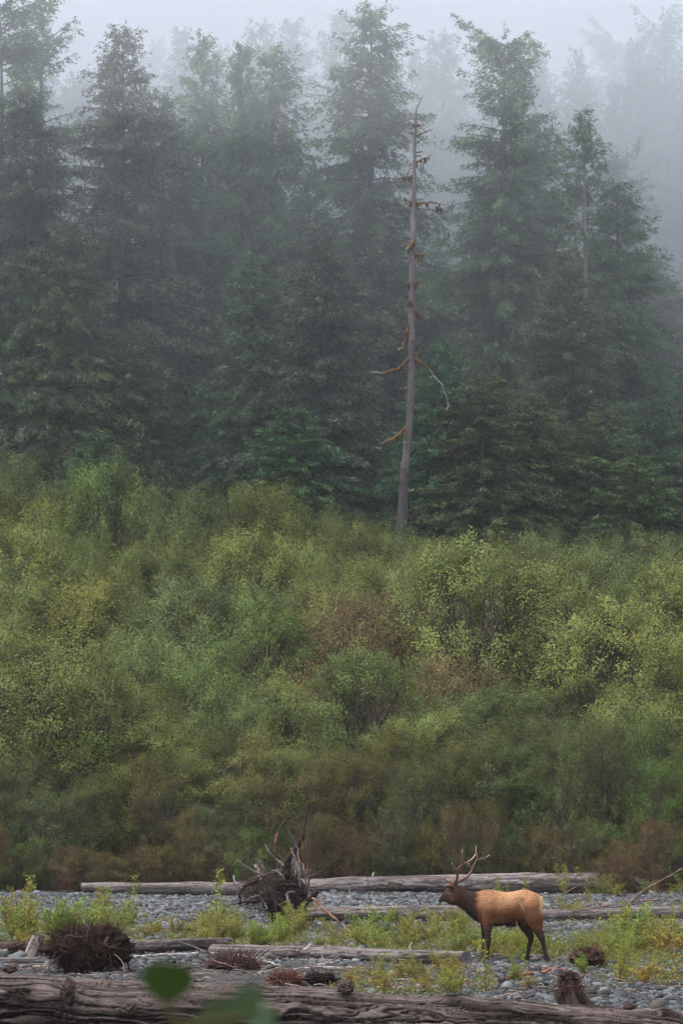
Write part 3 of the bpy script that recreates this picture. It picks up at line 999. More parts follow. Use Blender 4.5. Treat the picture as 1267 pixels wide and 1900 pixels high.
# ---- logs
def log_mesh(mb, P0, P1, r0, r1, seed, nu=200, nv=48, bend=0.0, sag=0.0, groove=0.10, gfreq=7.0, light=(0.27, 0.235, 0.22), dark=(0.07, 0.055, 0.05), knots=(), ufreq=0.8, lump=0.10, endc=None, crackp=6, shape=None):
    P0, P1 = np.array(P0, float), np.array(P1, float)
    Ld = np.linalg.norm(P1 - P0)
    u = np.linspace(0, 1, nu)
    axis = (P1 - P0) / Ld
    sidev = np.cross(axis, [0, 0, 1.0])
    sidev /= np.linalg.norm(sidev)
    upv = np.cross(sidev, axis)
    C = P0 + (P1 - P0) * u[:, None]
    C = C + sidev * (np.sin(u * math.pi * 1.3 + seed) * bend)[:, None] + upv * ((fbm(u * Ld * 0.25, seed * 1.7, 0, seed, 2) - 0.5) * 2 * sag)[:, None]
    th = np.arange(nv) / nv * 2 * math.pi
    U, T = np.meshgrid(u * Ld, th, indexing='ij')
    cx, sx = np.cos(T), np.sin(T)
    r = (r0 + (r1 - r0) * u)[:, None] * np.ones(nv)
    if shape is not None:
        r = r * shape(u)[:, None]
    r = r * (1 + lump * 2 * (fbm(U * 0.9, cx * 1.1 + 3, sx * 1.1, seed, 3) - 0.5))
    warp = (fbm(U * 0.8, cx * 1.3, sx * 1.3, seed + 4, 4) - 0.5) * 1.1
    dk = np.zeros_like(U)
    for (ku, kt, ks, kh) in knots:
        dx = (U - ku)
        dt = np.angle(np.exp(1j * (T - kt))) * r0
        d2 = np.sqrt((dx / 1.5) ** 2 + dt ** 2) / ks
        warp = warp + np.sign(dt) * np.exp(-d2 ** 2 * 0.35) * 0.35 * ks / r0
        r = r + kh * np.exp(-(d2) ** 2)
        r = r - kh * 0.7 * np.exp(-(d2 / 0.4) ** 2)
        dk = np.maximum(dk, np.exp(-(d2 / 0.6) ** 2))
    W = T + warp
    n1 = fbm(U * ufreq, np.cos(W) * gfreq, np.sin(W) * gfreq, seed + 9, 3)
    n2 = fbm(U * ufreq * 1.6, np.cos(W) * gfreq * 2.6, np.sin(W) * gfreq * 2.6, seed + 13, 2)
    n3 = fbm(U * 0.5, np.cos(W) * 2.2, np.sin(W) * 2.2, seed + 17, 2)
    ridge1 = 1 - np.abs(n1 * 2 - 1) * 2.2
    crack = np.clip(ridge1, 0, 1) ** crackp * sstep(0.42, 0.60, n3 + 0.1)
    fine = np.clip(1 - np.abs(n2 * 2 - 1) * 2.2, 0, 1) ** 4
    r = r * (1 - groove * crack - groove * 0.28 * fine + groove * 0.5 * (n1 - 0.5))
    light, dark = np.asarray(light) * 0.60, np.asarray(dark) * 0.45
    V = C[:, None, :] + (sidev * cx[..., None] + upv * sx[..., None]) * r[..., None]
    g1 = fbm(U * ufreq * 2, np.cos(W) * gfreq * 3, np.sin(W) * gfreq * 3, seed + 23, 3)
    bark = sstep(0.50, 0.60, fbm(U * 0.35, np.cos(W) * 1.2, np.sin(W) * 1.2, seed + 31, 3) - 0.10 * sx)  # bark patches, crowded onto the underside with its overhang shade in the colour
    k = np.clip(0.42 + 1.7 * (g1 - 0.40) - 1.0 * crack - 0.45 * fine - 0.5 * dk + 0.7 * (n3 - 0.5) - 0.45 * bark, 0, 1)[..., None]
    col = np.asarray(dark) * (1 - k) + np.asarray(light) * k
    i, j = np.meshgrid(np.arange(nu - 1), np.arange(nv), indexing='ij')
    a_ = i * nv + j
    b_ = i * nv + (j + 1) % nv
    mb.add(V, np.stack([a_, b_, b_ + nv, a_ + nv], -1).reshape(-1, 4), col.reshape(-1, 3))
    for e in (0, nu - 1):
        rings = []
        for q, s_ in enumerate((1.0, 0.7, 0.4, 0.12)):
            off = axis * (-1 if e == 0 else 1) * (0.10 * r0 * (noise(cx[e] * 2 + q, sx[e] * 2, q, seed) - 0.3) * (q > 0) - 0.06 * r0 * q)[:, None] * 1.0 if q else 0
            rings.append(C[e] + (V[e] - C[e]) * s_ + off)
        VV = np.concatenate(rings)
        FF = []
        for q in range(3):
            for j_ in range(nv):
                a2, b2 = q * nv + j_, q * nv + (j_ + 1) % nv
                FF.append([a2, a2 + nv, b2 + nv, b2] if e else [a2, b2, b2 + nv, a2 + nv])
        ec = np.asarray(endc if endc is not None else np.asarray(light) * 0.75)
        mb.add(VV, FF, np.tile(ec, (len(VV), 1)) * (0.55 + 0.7 * noise(np.arange(len(VV)) * 0.7, 0, 0, seed))[:, None])
    return C, sidev, upv


# the great weathered log across the bottom
root = empty("driftwood_log", (0, 40, 0))
KN = [(3.15, 2.15, 0.13, 0.10), (4.55, 2.75, 0.17, 0.09), (8.05, 1.45, 0.16, 0.10), (9.45, 2.85, 0.17, 0.10), (6.3, 2.9, 0.20, 0.07), (10.9, 1.35, 0.10, 0.06), (12.2, 2.1, 0.12, 0.08), (1.6, 2.2, 0.14, 0.08), (5.2, 1.6, 0.22, 0.04),
      (13.4, 2.6, 0.14, 0.08)]
pl, pr = at(-260, 1868, 40.3), at(1540, 1947, 39.7)
mb = MB()
log_mesh(mb, (pl.x, 40.3, pl.z + 0.03), (pr.x, 39.7, pr.z - 0.02), 0.54, 0.42, 5, nu=1500, nv=220, bend=0.10, sag=0.06, groove=0.15, gfreq=9, ufreq=0.55, knots=KN, lump=0.10, light=(0.23, 0.18, 0.165), dark=(0.030, 0.021, 0.018), crackp=4)
kid = [mb.build("trunk", M_WOOD, root)]
kid[0].location = (0, -40, 0)


def lump_mesh(mb, c, sx, sy, sz, seed, col, amp=0.35, fr=2.5, sub=3, vary=0.5):
    v, f = iv, jf
    for _ in range(sub):
        v, f = subdiv(v, f)
    n_ = fbm(v[:, 0] * fr + seed, v[:, 1] * fr, v[:, 2] * fr, seed, 4)
    n2 = fbm(v[:, 0] * fr * 4 + seed, v[:, 1] * fr * 4, v[:, 2] * fr * 4, seed + 5, 2)
    V = v * (1 + amp * 2 * (n_ - 0.5) + amp * 0.7 * (n2 - 0.5))[:, None] * np.array([sx, sy, sz]) + np.array(c)
    C = np.tile(np.asarray(col, float), (len(V), 1)) * (1 - vary / 2 + vary * 1.4 * (n2 - 0.2))[:, None]
    mb.add(V, f, np.clip(C, 0.004, 1))


for (px, py, w, hgt, sd) in ((125, 1838, 26, 46, 3), (240, 1872, 30, 30, 4), (642, 1832, 30, 26, 5), (1010, 1868, 20, 16, 6), (820, 1880, 34, 30, 7), (1168, 1868, 24, 16, 8), (20, 1797, 30, 16, 9)):
    q = at(px, py, 39.72)
    mb = MB()
    w_, h_ = w / FPX * 40 / 2.1, hgt / FPX * 40 / 2.1
    lump_mesh(mb, (0, 0, 0), w_, w_ * 0.9, h_, sd * 3, (0.055, 0.038, 0.032), amp=0.55, fr=2.2, sub=4)
    k = mb.build("knot", M_ROOT, root)
    k.location = Vector((q.x, q.y, q.z)) - root.location
    kid.append(k)
adopt(root, *kid)
tag(root, "huge weathered brown log with deep flowing grain and knots, spanning the bottom", "log")


def simple_log(p0, p1, rpx0, rpx1, name, label, seed, cat="log", group=None, light=(0.30, 0.265, 0.25), dark=(0.10, 0.08, 0.075), nu=260, nv=40, bend=0.05, sag=0.03, groove=0.14, stubs=(), sink=0.25, knots=(), gfreq=4.0, ufreq=.5, **kw):
    """p0/p1: photo pixels of the log's lower edge on the ground; rpx: radii in pixels there"""
    a_, b_ = gp(*p0), gp(*p1)
    ra, rb = rpx0 / FPX * a_.y, rpx1 / FPX * b_.y
    a_ = a_ + Vector((0, ra * .6, 0))
    b_ = b_ + Vector((0, rb * .6, 0))
    n_ = 12
    zz = [gz(a_.x + (b_.x - a_.x) * t_, a_.y + (b_.y - a_.y) * t_) for t_ in np.linspace(0, 1, n_)]
    fit = np.polyfit(np.linspace(0, 1, n_), zz, 1)
    lift = 0
    A = (a_.x, a_.y, fit[1] + ra * (1 - sink) + lift)
    B = (b_.x, b_.y, fit[0] + fit[1] + rb * (1 - sink) + lift)
    root = empty(name, A)
    mb = MB()
    log_mesh(mb, np.subtract(A, A), np.subtract(B, A), ra, rb, seed, nu=nu, nv=nv, bend=bend, sag=sag, groove=groove, light=light, dark=dark, gfreq=gfreq, ufreq=ufreq, knots=knots, **kw)
    ks = [mb.build("trunk", M_WOOD, root)]
    rs_ = np.random.RandomState(seed)
    for (u, ln, rr, dx, dz) in stubs:
        c_ = np.subtract(B, A) * u
        mb = MB()
        st = c_ + np.array([0, -ra * 0.1, (ra + (rb - ra) * u) * 0.5])
        e_ = st + np.array([dx, -0.05, dz]) * ln
        tube(mb, curve(st, e_, n=5, wob=0.02, rs=rs_), np.linspace(rr, rr * 0.55, 5), 6, col=np.asarray(light) * 0.9, rough=0.3, rs=rs_)
        ks.append(mb.build("branch_stub", M_ROOT, root))
    adopt(root, *ks)
    tag(root, label, cat, group)
    return root


simple_log((150, 1655), (1112, 1648), 9, 21, "driftwood_log", "very long pale grey log lying along the far edge of the gravel bar", 61, nu=700, nv=64, bend=0.25, sag=0.10, stubs=((0.56, 0.35, 0.05, .3, 1), (0.3, .3, .05, -.4, 1)), sink=0.1, groove=0.10, lump=0.12, light=(0.36, 0.31, 0.295), dark=(0.12, 0.095, 0.09))
simple_log((215, 1661), (455, 1664), 10, 8, "driftwood_log", "dark rotting log in front of the long pale log's left end", 62, light=(0.10, 0.085, 0.08), dark=(0.03, 0.025, 0.024), nu=260)
simple_log((720, 1658), (860, 1650), 12, 14, "driftwood_log", "dark bark slab fallen against the long pale log near the antlers", 67, light=(0.13, 0.10, 0.09), dark=(0.03, 0.025, 0.024), nu=160)
simple_log((560, 1713), (860, 1711), 16, 15.5, "driftwood_log", "smooth pale log running right from the upturned root mass", 63, bend=0.08, light=(0.36, 0.31, 0.29), nu=360, sink=0.15)
simple_log((1000, 1712), (1290, 1707), 13, 14.5, "driftwood_log", "grey log on the gravel right behind the elk's rump", 64, bend=0.05, light=(0.25, 0.22, 0.21), nu=260)
simple_log((205, 1775), (430, 1764), 16, 13, "driftwood_log", "split pale log just right of the brown root ball", 65, bend=0.05, light=(0.30, 0.25, 0.24), dark=(0.06, 0.045, 0.04), groove=0.25, nu=260)
simple_log((395, 1772), (872, 1796), 12, 15.5, "driftwood_log", "slender grey log pointing right at the elk's front hooves", 66, bend=0.12, sag=0.05, light=(0.31, 0.27, 0.26), dark=(0.07, 0.055, 0.05), nu=420, stubs=((0.79, 0.22, 0.018, .05, 1), (0.38, .3, .05, .5, .35)), groove=0.22)
simple_log((395, 1757), (560, 1762), 7, 6, "driftwood_log", "thin grey log tucked behind the slender log", 68, nu=160, light=(0.30, 0.26, 0.25))
simple_log((40, 1775), (120, 1770), 12, 14, "driftwood_log", "short broken log left of the brown root ball", 69, nu=120, light=(0.24, 0.20, 0.19), dark=(0.05, 0.04, 0.035), groove=0.25)
simple_log((-60, 1790), (95, 1788), 7, 6, "driftwood_log", "thin white-barked log entering from the left edge", 70, nu=160, light=(0.38, 0.34, 0.33), dark=(0.10, 0.08, 0.08))
simple_log((548, 1730), (590, 1732), 5, 4, "driftwood_log", "short pale log piece at the foot of the upturned roots", 71, nu=80, light=(0.36, 0.32, 0.30))
simple_log((858, 1793), (905, 1796), 4.5, 4, "driftwood_log", "bleached board-like log piece at the elk's front hooves", 72, nu=80, light=(0.45, 0.41, 0.40))

simple_log((118, 1757), (345, 1768), 9, 10, "driftwood_log", "dark log passing behind the brown root ball", 73, nu=180, light=(0.20, 0.16, 0.15), dark=(0.05, 0.04, 0.035), groove=0.25)
simple_log((-60, 1762), (60, 1768), 9, 9, "driftwood_log", "dark log end at the left edge behind the white-barked one", 74, nu=120, light=(0.16, 0.12, 0.11), dark=(0.04, 0.03, 0.027))
simple_log((600, 1800), (730, 1806), 4, 3, "driftwood_log", "thin pale broken pole on the stones before the slender log", 75, nu=120, light=(0.34, 0.30, 0.28))
simple_log((1105, 1722), (1290, 1730), 5, 6, "driftwood_log", "thin grey pole half hidden in the weeds at the right edge", 76, nu=120, light=(0.26, 0.22, 0.21))
simple_log((895, 1778), (1010, 1774), 3.5, 3, "driftwood_log", "thin dark stick-like pole behind the elk's hind hooves", 77, nu=80, light=(0.22, 0.18, 0.17))
# pale broken stump standing at the left
q = gp(60, 1778)
mb = MB()
log_mesh(mb, (0, 0, -0.1), (0.12, 0.05, 0.46), 0.24, 0.12, 81, nu=60, nv=40, groove=0.3, gfreq=3, light=(0.42, 0.36, 0.34), dark=(0.12, 0.09, 0.08), lump=0.2)
o = mb.build("broken_stump", M_WOOD)
o.location = q
tag(o, "pale splintered stump standing behind the left end of the huge log", "stump")


# ---- root masses
def roots(mb, n, c, R_, rs_, col, rad, length, zflat=0.6, sides=4, curl=0.5, npt=7, up=0.0, shell=0.8, colvar=0.6, tang=0.0):
    for _ in range(n):
        d = rs_.randn(3)
        d[2] = d[2] * zflat + up
        d /= np.linalg.norm(d)
        p = np.array(c) + d * np.array(R_) * shell * (0.5 + 0.5 * rs_.rand())
        pts_ = [p]
        tg = np.cross(d, rs_.randn(3))
        v = d * (1 - tang) + tg / (np.linalg.norm(tg) + 1e-6) * tang + rs_.randn(3) * curl
        for _k in range(npt - 1):
            v = v + rs_.randn(3) * curl * 0.6
            v /= np.linalg.norm(v)
            p = p + v * length * (0.5 + rs_.rand()) / npt
            pts_.append(p)
        r_ = rad * (0.5 + rs_.rand() ** 2 * 1.3)
        tube(mb, np.array(pts_), np.linspace(r_, r_ * 0.25, npt), sides, col=np.asarray(col) * (1 - colvar / 2 + colvar * 1.3 * rs_.rand()), cap=False)


def root_ball(px, py, wpx, hpx, label, seed, col=(0.055, 0.030, 0.022), n=700, name="root_ball", pale=12):
    b_ = gp(px, py)
    rs_ = np.random.RandomState(seed)
    w, h = wpx / FPX * b_.y / 2, hpx / FPX * b_.y / 2
    root = empty(name, b_)
    mb = MB()
    lump_mesh(mb, (0, 0, h * 0.8), w * 0.68, w * 0.5, h * 0.66, seed, np.asarray(col) * 0.7, amp=0.7, fr=2.2, sub=4, vary=0.9)
    ks = [mb.build("core", M_ROOT, root)]
    mb = MB()
    roots(mb, n * 3, (0, 0, h * 0.8), (w * .78, w * .6, h * .85), rs_, col, 0.0085, min(0.45, w * .6), curl=0.5, sides=3, colvar=1.1, tang=0.85)
    roots(mb, n // 6, (0, 0, h * 0.8), (w * .8, w * .65, h * .9), rs_, np.asarray(col) * 1.6, 0.016, min(0.6, w * .8), curl=0.45, sides=4, tang=0.8)
    o = mb.build("rootlets", M_ROOT, root)
    o['kind'] = 'stuff'
    ks.append(o)
    for k in range(pale):
        mb = MB()
        roots(mb, 1, (0, -w * .3, h * 0.9), (w * .9, w * .5, h), rs_, (0.17, 0.12, 0.10), 0.011, min(0.9, w), curl=0.4, sides=5, npt=9, tang=0.9)
        ks.append(mb.build("root", M_ROOT, root))
    adopt(root, *ks)
    tag(root, label, "tree root")
    return root


root_ball(163, 1805, 205, 108, "large dark brown ball of tangled roots behind the huge log at left", 301, col=(0.024, 0.013, 0.010), n=1100)
root_ball(1088, 1799, 76, 52, "small round dark root ball on the stones right of the elk", 302, n=260, pale=5)
root_ball(1165, 1650, 80, 40, "grey gnarled root mass at the right end of the long far log", 303, col=(0.12, 0.10, 0.095), n=160, pale=8)
root_ball(595, 1829, 84, 30, "black rotten root chunk lying behind the middle of the huge log", 304, col=(0.020, 0.015, 0.013), n=60, pale=2)
root_ball(530, 1829, 84, 20, "reddish fibrous clump of roots behind the middle of the huge log", 305, col=(0.085, 0.040, 0.030), n=420, pale=2)
root_ball(435, 1799, 130, 16, "matted dark twigs caught beside the pale branch on the silt", 306, col=(0.06, 0.035, 0.03), n=380, pale=4)
root_ball(38, 1775, 60, 30, "small dark clod of roots near the left edge", 307, col=(0.05, 0.03, 0.025), n=200, pale=3)

# stump behind the huge log at right
q = gp(1058, 1868)
root = empty("stump", q)
mb = MB()
log_mesh(mb, (0.04, 0, -0.15), (-0.03, 0, 0.47), 0.29, 0.16, 91, nu=90, nv=70, groove=0.35, gfreq=3.2, light=(0.085, 0.05, 0.04), dark=(0.02, 0.014, 0.012), lump=0.25, ufreq=1.5, shape=lambda u: 0.82 + 0.95 * (1 - u) ** 2.2)
ks = [mb.build("trunk", M_ROOT, root)]
rs_ = np.random.RandomState(5)
for k in range(13):
    mb = MB()
    a0 = k * 1.9 + rs_.rand()
    pz = np.array([math.cos(a0) * 0.10, math.sin(a0) * 0.10, 0.38])
    tube(mb, np.array([pz, pz * [1.05, 1.05, 1.15], pz * [1.1, 1.1, 1.12 + 0.22 * rs_.rand() ** 2]]), [0.045, 0.032, 0.012], 6, col=(0.06, 0.04, 0.03), rough=0.4, rs=rs_)
    ks.append(mb.build("splinter", M_ROOT, root))
mb = MB()
lump_mesh(mb, (-0.02, 0, 0.46), 0.15, 0.13, 0.09, 93, (0.045, 0.028, 0.022), amp=0.9, fr=3.0, sub=4, vary=0.9)
ks.append(mb.build('rotten_top', M_ROOT, root))
mb = MB()
roots(mb, 220, (0, 0, 0.25), (0.26, 0.24, 0.26), rs_, (0.06, 0.035, 0.028), 0.010, 0.28, curl=0.4, sides=3, tang=0.6)
o = mb.build('fibres', M_ROOT, root)
o['kind'] = 'stuff'
ks.append(o)
adopt(root, *ks)
tag(root, "dark rotted stump with a jagged top behind the huge log, right of the elk", "stump")

# ---- the upturned root mass in the centre
CX = lambda a_, b_: (400 + a_ / 4.223, 1480 + b_ / 4.223)
bq = gp(515, 1719)
D = bq.y
root = empty("upturned_root_mass", bq)
rs_ = np.random.RandomState(31)
ks = []
DK, MD, PL, RD = (0.026, 0.018, 0.015), (0.060, 0.042, 0.036), (0.13, 0.105, 0.095), (0.16, 0.07, 0.04)
BIG = [
    ([(665, 1000), (640, 900), (560, 720), (545, 600), (550, 510), (620, 420), (680, 310), (705, 180), (738, 50)], 0.20, 0.012, DK, -.1), ([(600, 45), (560, 140), (490, 270), (468, 360), (480, 430), (520, 480), (545, 540)], 0.008, 0.045, MD, -.3),
    ([(270, 290), (300, 370), (318, 460), (345, 600), (420, 720)], 0.012, 0.06, MD, .2), ([(160, 480), (220, 525), (310, 580), (420, 620)], 0.012, 0.04, PL, -.5), ([(555, 240), (610, 320), (640, 400), (655, 520), (660, 700)], 0.008, 0.04, PL, -.4),
    ([(385, 370), (430, 440), (480, 490), (535, 530)], 0.02, 0.05, PL, -.5), ([(800, 735), (760, 780), (700, 825), (640, 900), (620, 980)], 0.06, 0.12, DK, -.3), ([(760, 570), (745, 620), (720, 720), (690, 770)], 0.02, 0.05, MD, -.2),
    ([(560, 765), (585, 840), (600, 920), (632, 1000)], 0.05, 0.045, PL, -.7), ([(550, 765), (570, 740), (612, 735)], 0.035, 0.03, PL, -.75), ([(650, 260), (670, 330), (690, 400), (680, 520), (700, 600)], 0.006, 0.035, RD, -.3),
    ([(485, 280), (470, 340), (468, 420)], 0.035, 0.03, RD, -.4), ([(345, 500), (380, 560), (400, 600)], 0.045, 0.05, PL, -.5), ([(590, 400), (630, 490), (650, 560), (655, 640)], 0.03, 0.05, (0.2, .16, .15), -.35),
    ([(320, 520), (340, 580), (350, 640)], 0.07, 0.05, (0.25, .2, .19), -.3), ([(470, 570), (520, 610), (540, 640)], 0.05, 0.05, PL, -.5), ([(215, 700), (270, 640), (400, 600), (500, 590)], 0.02, 0.04, MD, -.6),
    ([(190, 820), (195, 740), (240, 690), (330, 650)], 0.03, 0.05, DK, -.3), ([(100, 850), (180, 830), (300, 810), (420, 800)], 0.015, 0.05, DK, -.4), ([(240, 800), (330, 760), (380, 820), (400, 870)], 0.02, 0.03, PL, -.6),
    ([(690, 980), (700, 900), (690, 850), (650, 800)], 0.05, 0.10, DK, -.3), ([(480, 1000), (500, 900), (540, 800), (550, 700)], 0.12, 0.14, DK, 0), ([(400, 480), (410, 400), (440, 350), (460, 300)], 0.05, 0.01, MD, -.1),
    ([(680, 520), (690, 560), (700, 640), (720, 700)], 0.03, 0.03, PL, -.4), ([(610, 450), (625, 520), (630, 600)], 0.035, 0.03, PL, -.4), ([(590, 390), (600, 460), (600, 560)], 0.02, 0.03, PL, -.2),
]
for seq, ra, rb, col, dy in BIG:
    q3 = np.array([tuple(at(*CX(a_, b_), D + dy)) for a_, b_ in seq]) - np.array(bq)
    q3[:, 1] += rs_.randn(len(q3)) * 0.06
    n_ = 5 * len(q3)
    t_ = np.linspace(0, len(q3) - 1, n_)
    Q = np.column_stack([np.interp(t_, np.arange(len(q3)), q3[:, a_]) for a_ in range(3)])
    Q += rs_.randn(n_, 3) * 0.012
    mb = MB()
    tube(mb, Q, np.linspace(ra, rb, n_) * (0.7 if col is not DK else 1.05), 8, col=col, rough=0.45, rs=rs_)
    ks.append(mb.build("root", M_ROOT, root))
mb = MB()
c0 = np.array(at(*CX(560, 820), D)) - np.array(bq)
lump_mesh(mb, c0 + [0, 0.2, 0], 0.55, 0.5, 0.62, 44, DK, amp=0.6, fr=1.6, sub=4, vary=0.9)
c1_ = np.array(at(*CX(380, 740), D)) - np.array(bq)
ks.append(mb.build("core", M_ROOT, root))
mb = MB()
roots(mb, 420, c1_ + [0, 0.1, 0], (0.62, 0.5, 0.50), rs_, MD, 0.012, 0.75, curl=0.45, sides=3, shell=0.9, tang=0.6)
roots(mb, 260, c0, (0.6, 0.5, 0.75), rs_, DK, 0.016, 0.7, curl=0.5, sides=3, shell=0.9, tang=0.6)
roots(mb, 26, c1_ + [0.2, 0, 0.3], (0.5, 0.4, 0.4), rs_, PL, 0.013, 0.8, curl=0.35, sides=4, shell=0.9)
roots(mb, 34, c0 + [0.3, 0, 0.5], (0.35, 0.3, 0.5), rs_, PL, 0.012, 0.7, curl=0.3, sides=4, shell=0.9, zflat=1.4)
o = mb.build("rootlets", M_ROOT, root)
o['kind'] = 'stuff'
ks.append(o)
adopt(root, *ks)
tag(root, "tall upturned mass of bare tangled roots standing on the gravel, left of centre", "tree root")


# ---- sticks and branches on the bar
STK = [
    ([(250, 1777), (300, 1772), (360, 1770), (432, 1768), (475, 1780), (520, 1792)], 4.0, (0.34, 0.30, 0.29), "long white-barked branch curving over the silt behind the huge log"),
    ([(0, 1762), (40, 1752), (80, 1738)], 1.6, (0.10, 0.06, 0.045), "thin brown stick leaning over the logs at the left edge"),
    ([(590, 1690), (580, 1665), (605, 1690), (640, 1720), (655, 1738)], 3.6, (0.30, 0.16, 0.12), "peeling reddish branch leaning right from the upturned roots"),
    ([(555, 1771), (620, 1769), (680, 1776), (750, 1786)], 2.6, (0.36, 0.31, 0.28), "bleached thin branch in front of the slender log"),
    ([(545, 1800), (600, 1795), (655, 1798)], 2.6, (0.30, 0.26, 0.24), "pale short stick on the silt above the black root chunk"),
    ([(590, 1793), (605, 1787), (618, 1786)], 4.0, (0.38, 0.34, 0.32), "stubby white stick beside the pale short stick"),
    ([(478, 1807), (503, 1803)], 2.4, (0.36, 0.31, 0.29), "small loose stick lying alone on the dark silt"),
    ([(940, 1814), (975, 1808), (1010, 1803), (1022, 1797), (1045, 1799), (1052, 1812)], 6.0, (0.17, 0.07, 0.045), "crooked red-brown branch on the stones left of the dark stump"),
    ([(925, 1820), (945, 1816)], 5.0, (0.07, 0.055, 0.05), "dark stub of wood at the left tip of the crooked branch"),
    ([(985, 1782), (1030, 1776), (1075, 1774), (1120, 1783), (1180, 1797)], 3.0, (0.14, 0.075, 0.055), "long thin brown branch passing the small round root ball"),
    ([(1010, 1690), (1060, 1692), (1120, 1681), (1180, 1671), (1265, 1668)], 4.2, (0.16, 0.09, 0.065), "long brown branch resting on the log behind the elk"),
    ([(1155, 1690), (1175, 1668), (1200, 1648), (1240, 1627), (1275, 1606)], 3.8, (0.11, 0.075, 0.06), "dead branch rising toward the right edge above the gravel"),
    ([(1025, 1685), (1035, 1668), (1055, 1653), (1075, 1640)], 1.6, (0.16, 0.09, 0.07), "thin bare twig arching up behind the elk's rump"),
    ([(745, 1653), (780, 1656), (752, 1648), (700, 1648)], 2.0, (0.20, 0.17, 0.16), "forked dead branch on the far gravel left of the elk's head"),
    ([(768, 1660), (776, 1670), (785, 1690)], 1.5, (0.03, 0.022, 0.02), "dark crooked twig standing in front of the elk's nose"),
    ([(816, 1675), (815, 1695), (819, 1706)], 1.8, (0.05, 0.035, 0.03), "short dark twig standing below the elk's chin"),
    ([(681, 1622), (684, 1660), (688, 1684)], 1.2, (0.05, 0.035, 0.03), "upright thin twig right of the upturned roots"),
    ([(646, 1645), (652, 1665), (655, 1680)], 1.3, (0.30, 0.26, 0.24), "small pale upright twig by the smooth pale log"),
    ([(268, 1687), (300, 1688), (350, 1686)], 2.6, (0.06, 0.045, 0.04), "short dark stick on the far gravel at left"),
    ([(185, 1672), (215, 1668), (255, 1672)], 2.4, (0.12, 0.08, 0.07), "brown stick flat on the far gravel at left"),
    ([(355, 1700), (385, 1692), (400, 1704)], 2.6, (0.16, 0.12, 0.11), "grey bent stick left of the upturned roots"),
    ([(983, 1637), (986, 1625), (988, 1612)], 1.2, (0.05, 0.035, 0.03), "thin dark twig standing before the long far log behind the elk"),
    ([(1110, 1600), (1125, 1620), (1150, 1642)], 1.8, (0.26, 0.20, 0.18), "pale forked twig leaning on the gnarled far root mass"),
    ([(840, 1829), (880, 1822), (920, 1819)], 1.4, (0.14, 0.07, 0.05), "thin reddish twig on the stones behind the huge log"),
    ([(1000, 1770), (975, 1778), (955, 1768)], 1.6, (0.22, 0.15, 0.12), "brown twig on the ground between the elk's hind hooves"),
]
for seq, wpx, col, lab in STK:
    low = max(seq, key=lambda q_: q_[1])
    b_ = gp(low[0], low[1] + wpx)
    D = b_.y - 0.02
    q3 = np.array([tuple(at(a_, c_, D)) for a_, c_ in seq])
    if max(q_[1] for q_ in seq) - min(q_[1] for q_ in seq) < 28:      # lies on the ground
        q3 = np.array([tuple(gp(a_, c_ + wpx)) for a_, c_ in seq])
        r_ = wpx / FPX * D / 2
        q3[:, 2] = ground_z(q3[:, 0], q3[:, 1]) + r_ + 0.03
        if q3[:, 1].max() - q3[:, 1].min() > 22:
            q3[:, 1] = D
    rs_ = np.random.RandomState(int(wpx * 100 + seq[0][0]) % 9999)
    n_ = 6 * len(q3)
    t_ = np.linspace(0, len(q3) - 1, n_)
    Q = np.column_stack([np.interp(t_, np.arange(len(q3)), q3[:, a_]) for a_ in range(3)]) - np.array(b_)
    Q += rs_.randn(n_, 3) * 0.008
    r_ = wpx / FPX * D / 2
    mb = MB()
    tube(mb, Q, np.linspace(r_ * 1.2, r_ * 0.6, n_), 7, col=np.tile(col, (n_, 1)) * (0.6 + 0.8 * rs_.rand(n_, 1)), rough=0.35, rs=rs_)
    for k in range(3):
        i0 = rs_.randint(2, n_ - 2)
        e_ = Q[i0] + np.array([rs_.randn() * 0.3, rs_.randn() * .1, 0.1 + 0.2 * rs_.rand()]) * min(1, wpx / 2.2)
        tube(mb, curve(Q[i0], e_, n=5, wob=0.01, rs=rs_), np.linspace(r_ * 0.5, r_ * 0.15, 5), 5, col=np.asarray(col) * 0.8)
    o = mb.build("dead_branch", M_ROOT)
    o.location = b_
    tag(o, lab, "branch")

# ---- larger rocks
RK = [(925, 1792, 22), (940, 1836, 26), (1010, 1800, 18), (862, 1836, 20), (782, 1838, 30), (730, 1812, 22), (650, 1842, 18), (1120, 1842, 24), (1200, 1828, 22), (1238, 1846, 20), (1150, 1812, 20), (985, 1846, 20), (1000, 1822, 16), (905, 1846, 18),
      (1185, 1742, 14), (1040, 1742, 16), (640, 1728, 14), (690, 1846, 20)]
for k, (px, py, w) in enumerate(sorted(RK)):
    q = gp(px, py)
    r_ = w / FPX * q.y / 2
    mb = MB()
    gcol = np.array([0.22, 0.225, 0.235]) * random.uniform(0.6, 1.4)
    lump_mesh(mb, (0, 0, r_ * 0.3), r_, r_ * 0.8, r_ * random.uniform(.5, .75), 400 + k, gcol * 0.42, amp=0.22, fr=0.9, sub=3, vary=0.2)
    o = mb.build("rock", M_STONE)
    o.location = q
    o.rotation_euler = (0, 0, random.uniform(0, 6))
    tag(o, f"{'pale' if gcol[0] > .24 else 'dark' if gcol[0] < .18 else 'mid'} grey larger rock on the near gravel, {ORD[k]} from the left", "rock", "larger rocks on the near gravel")


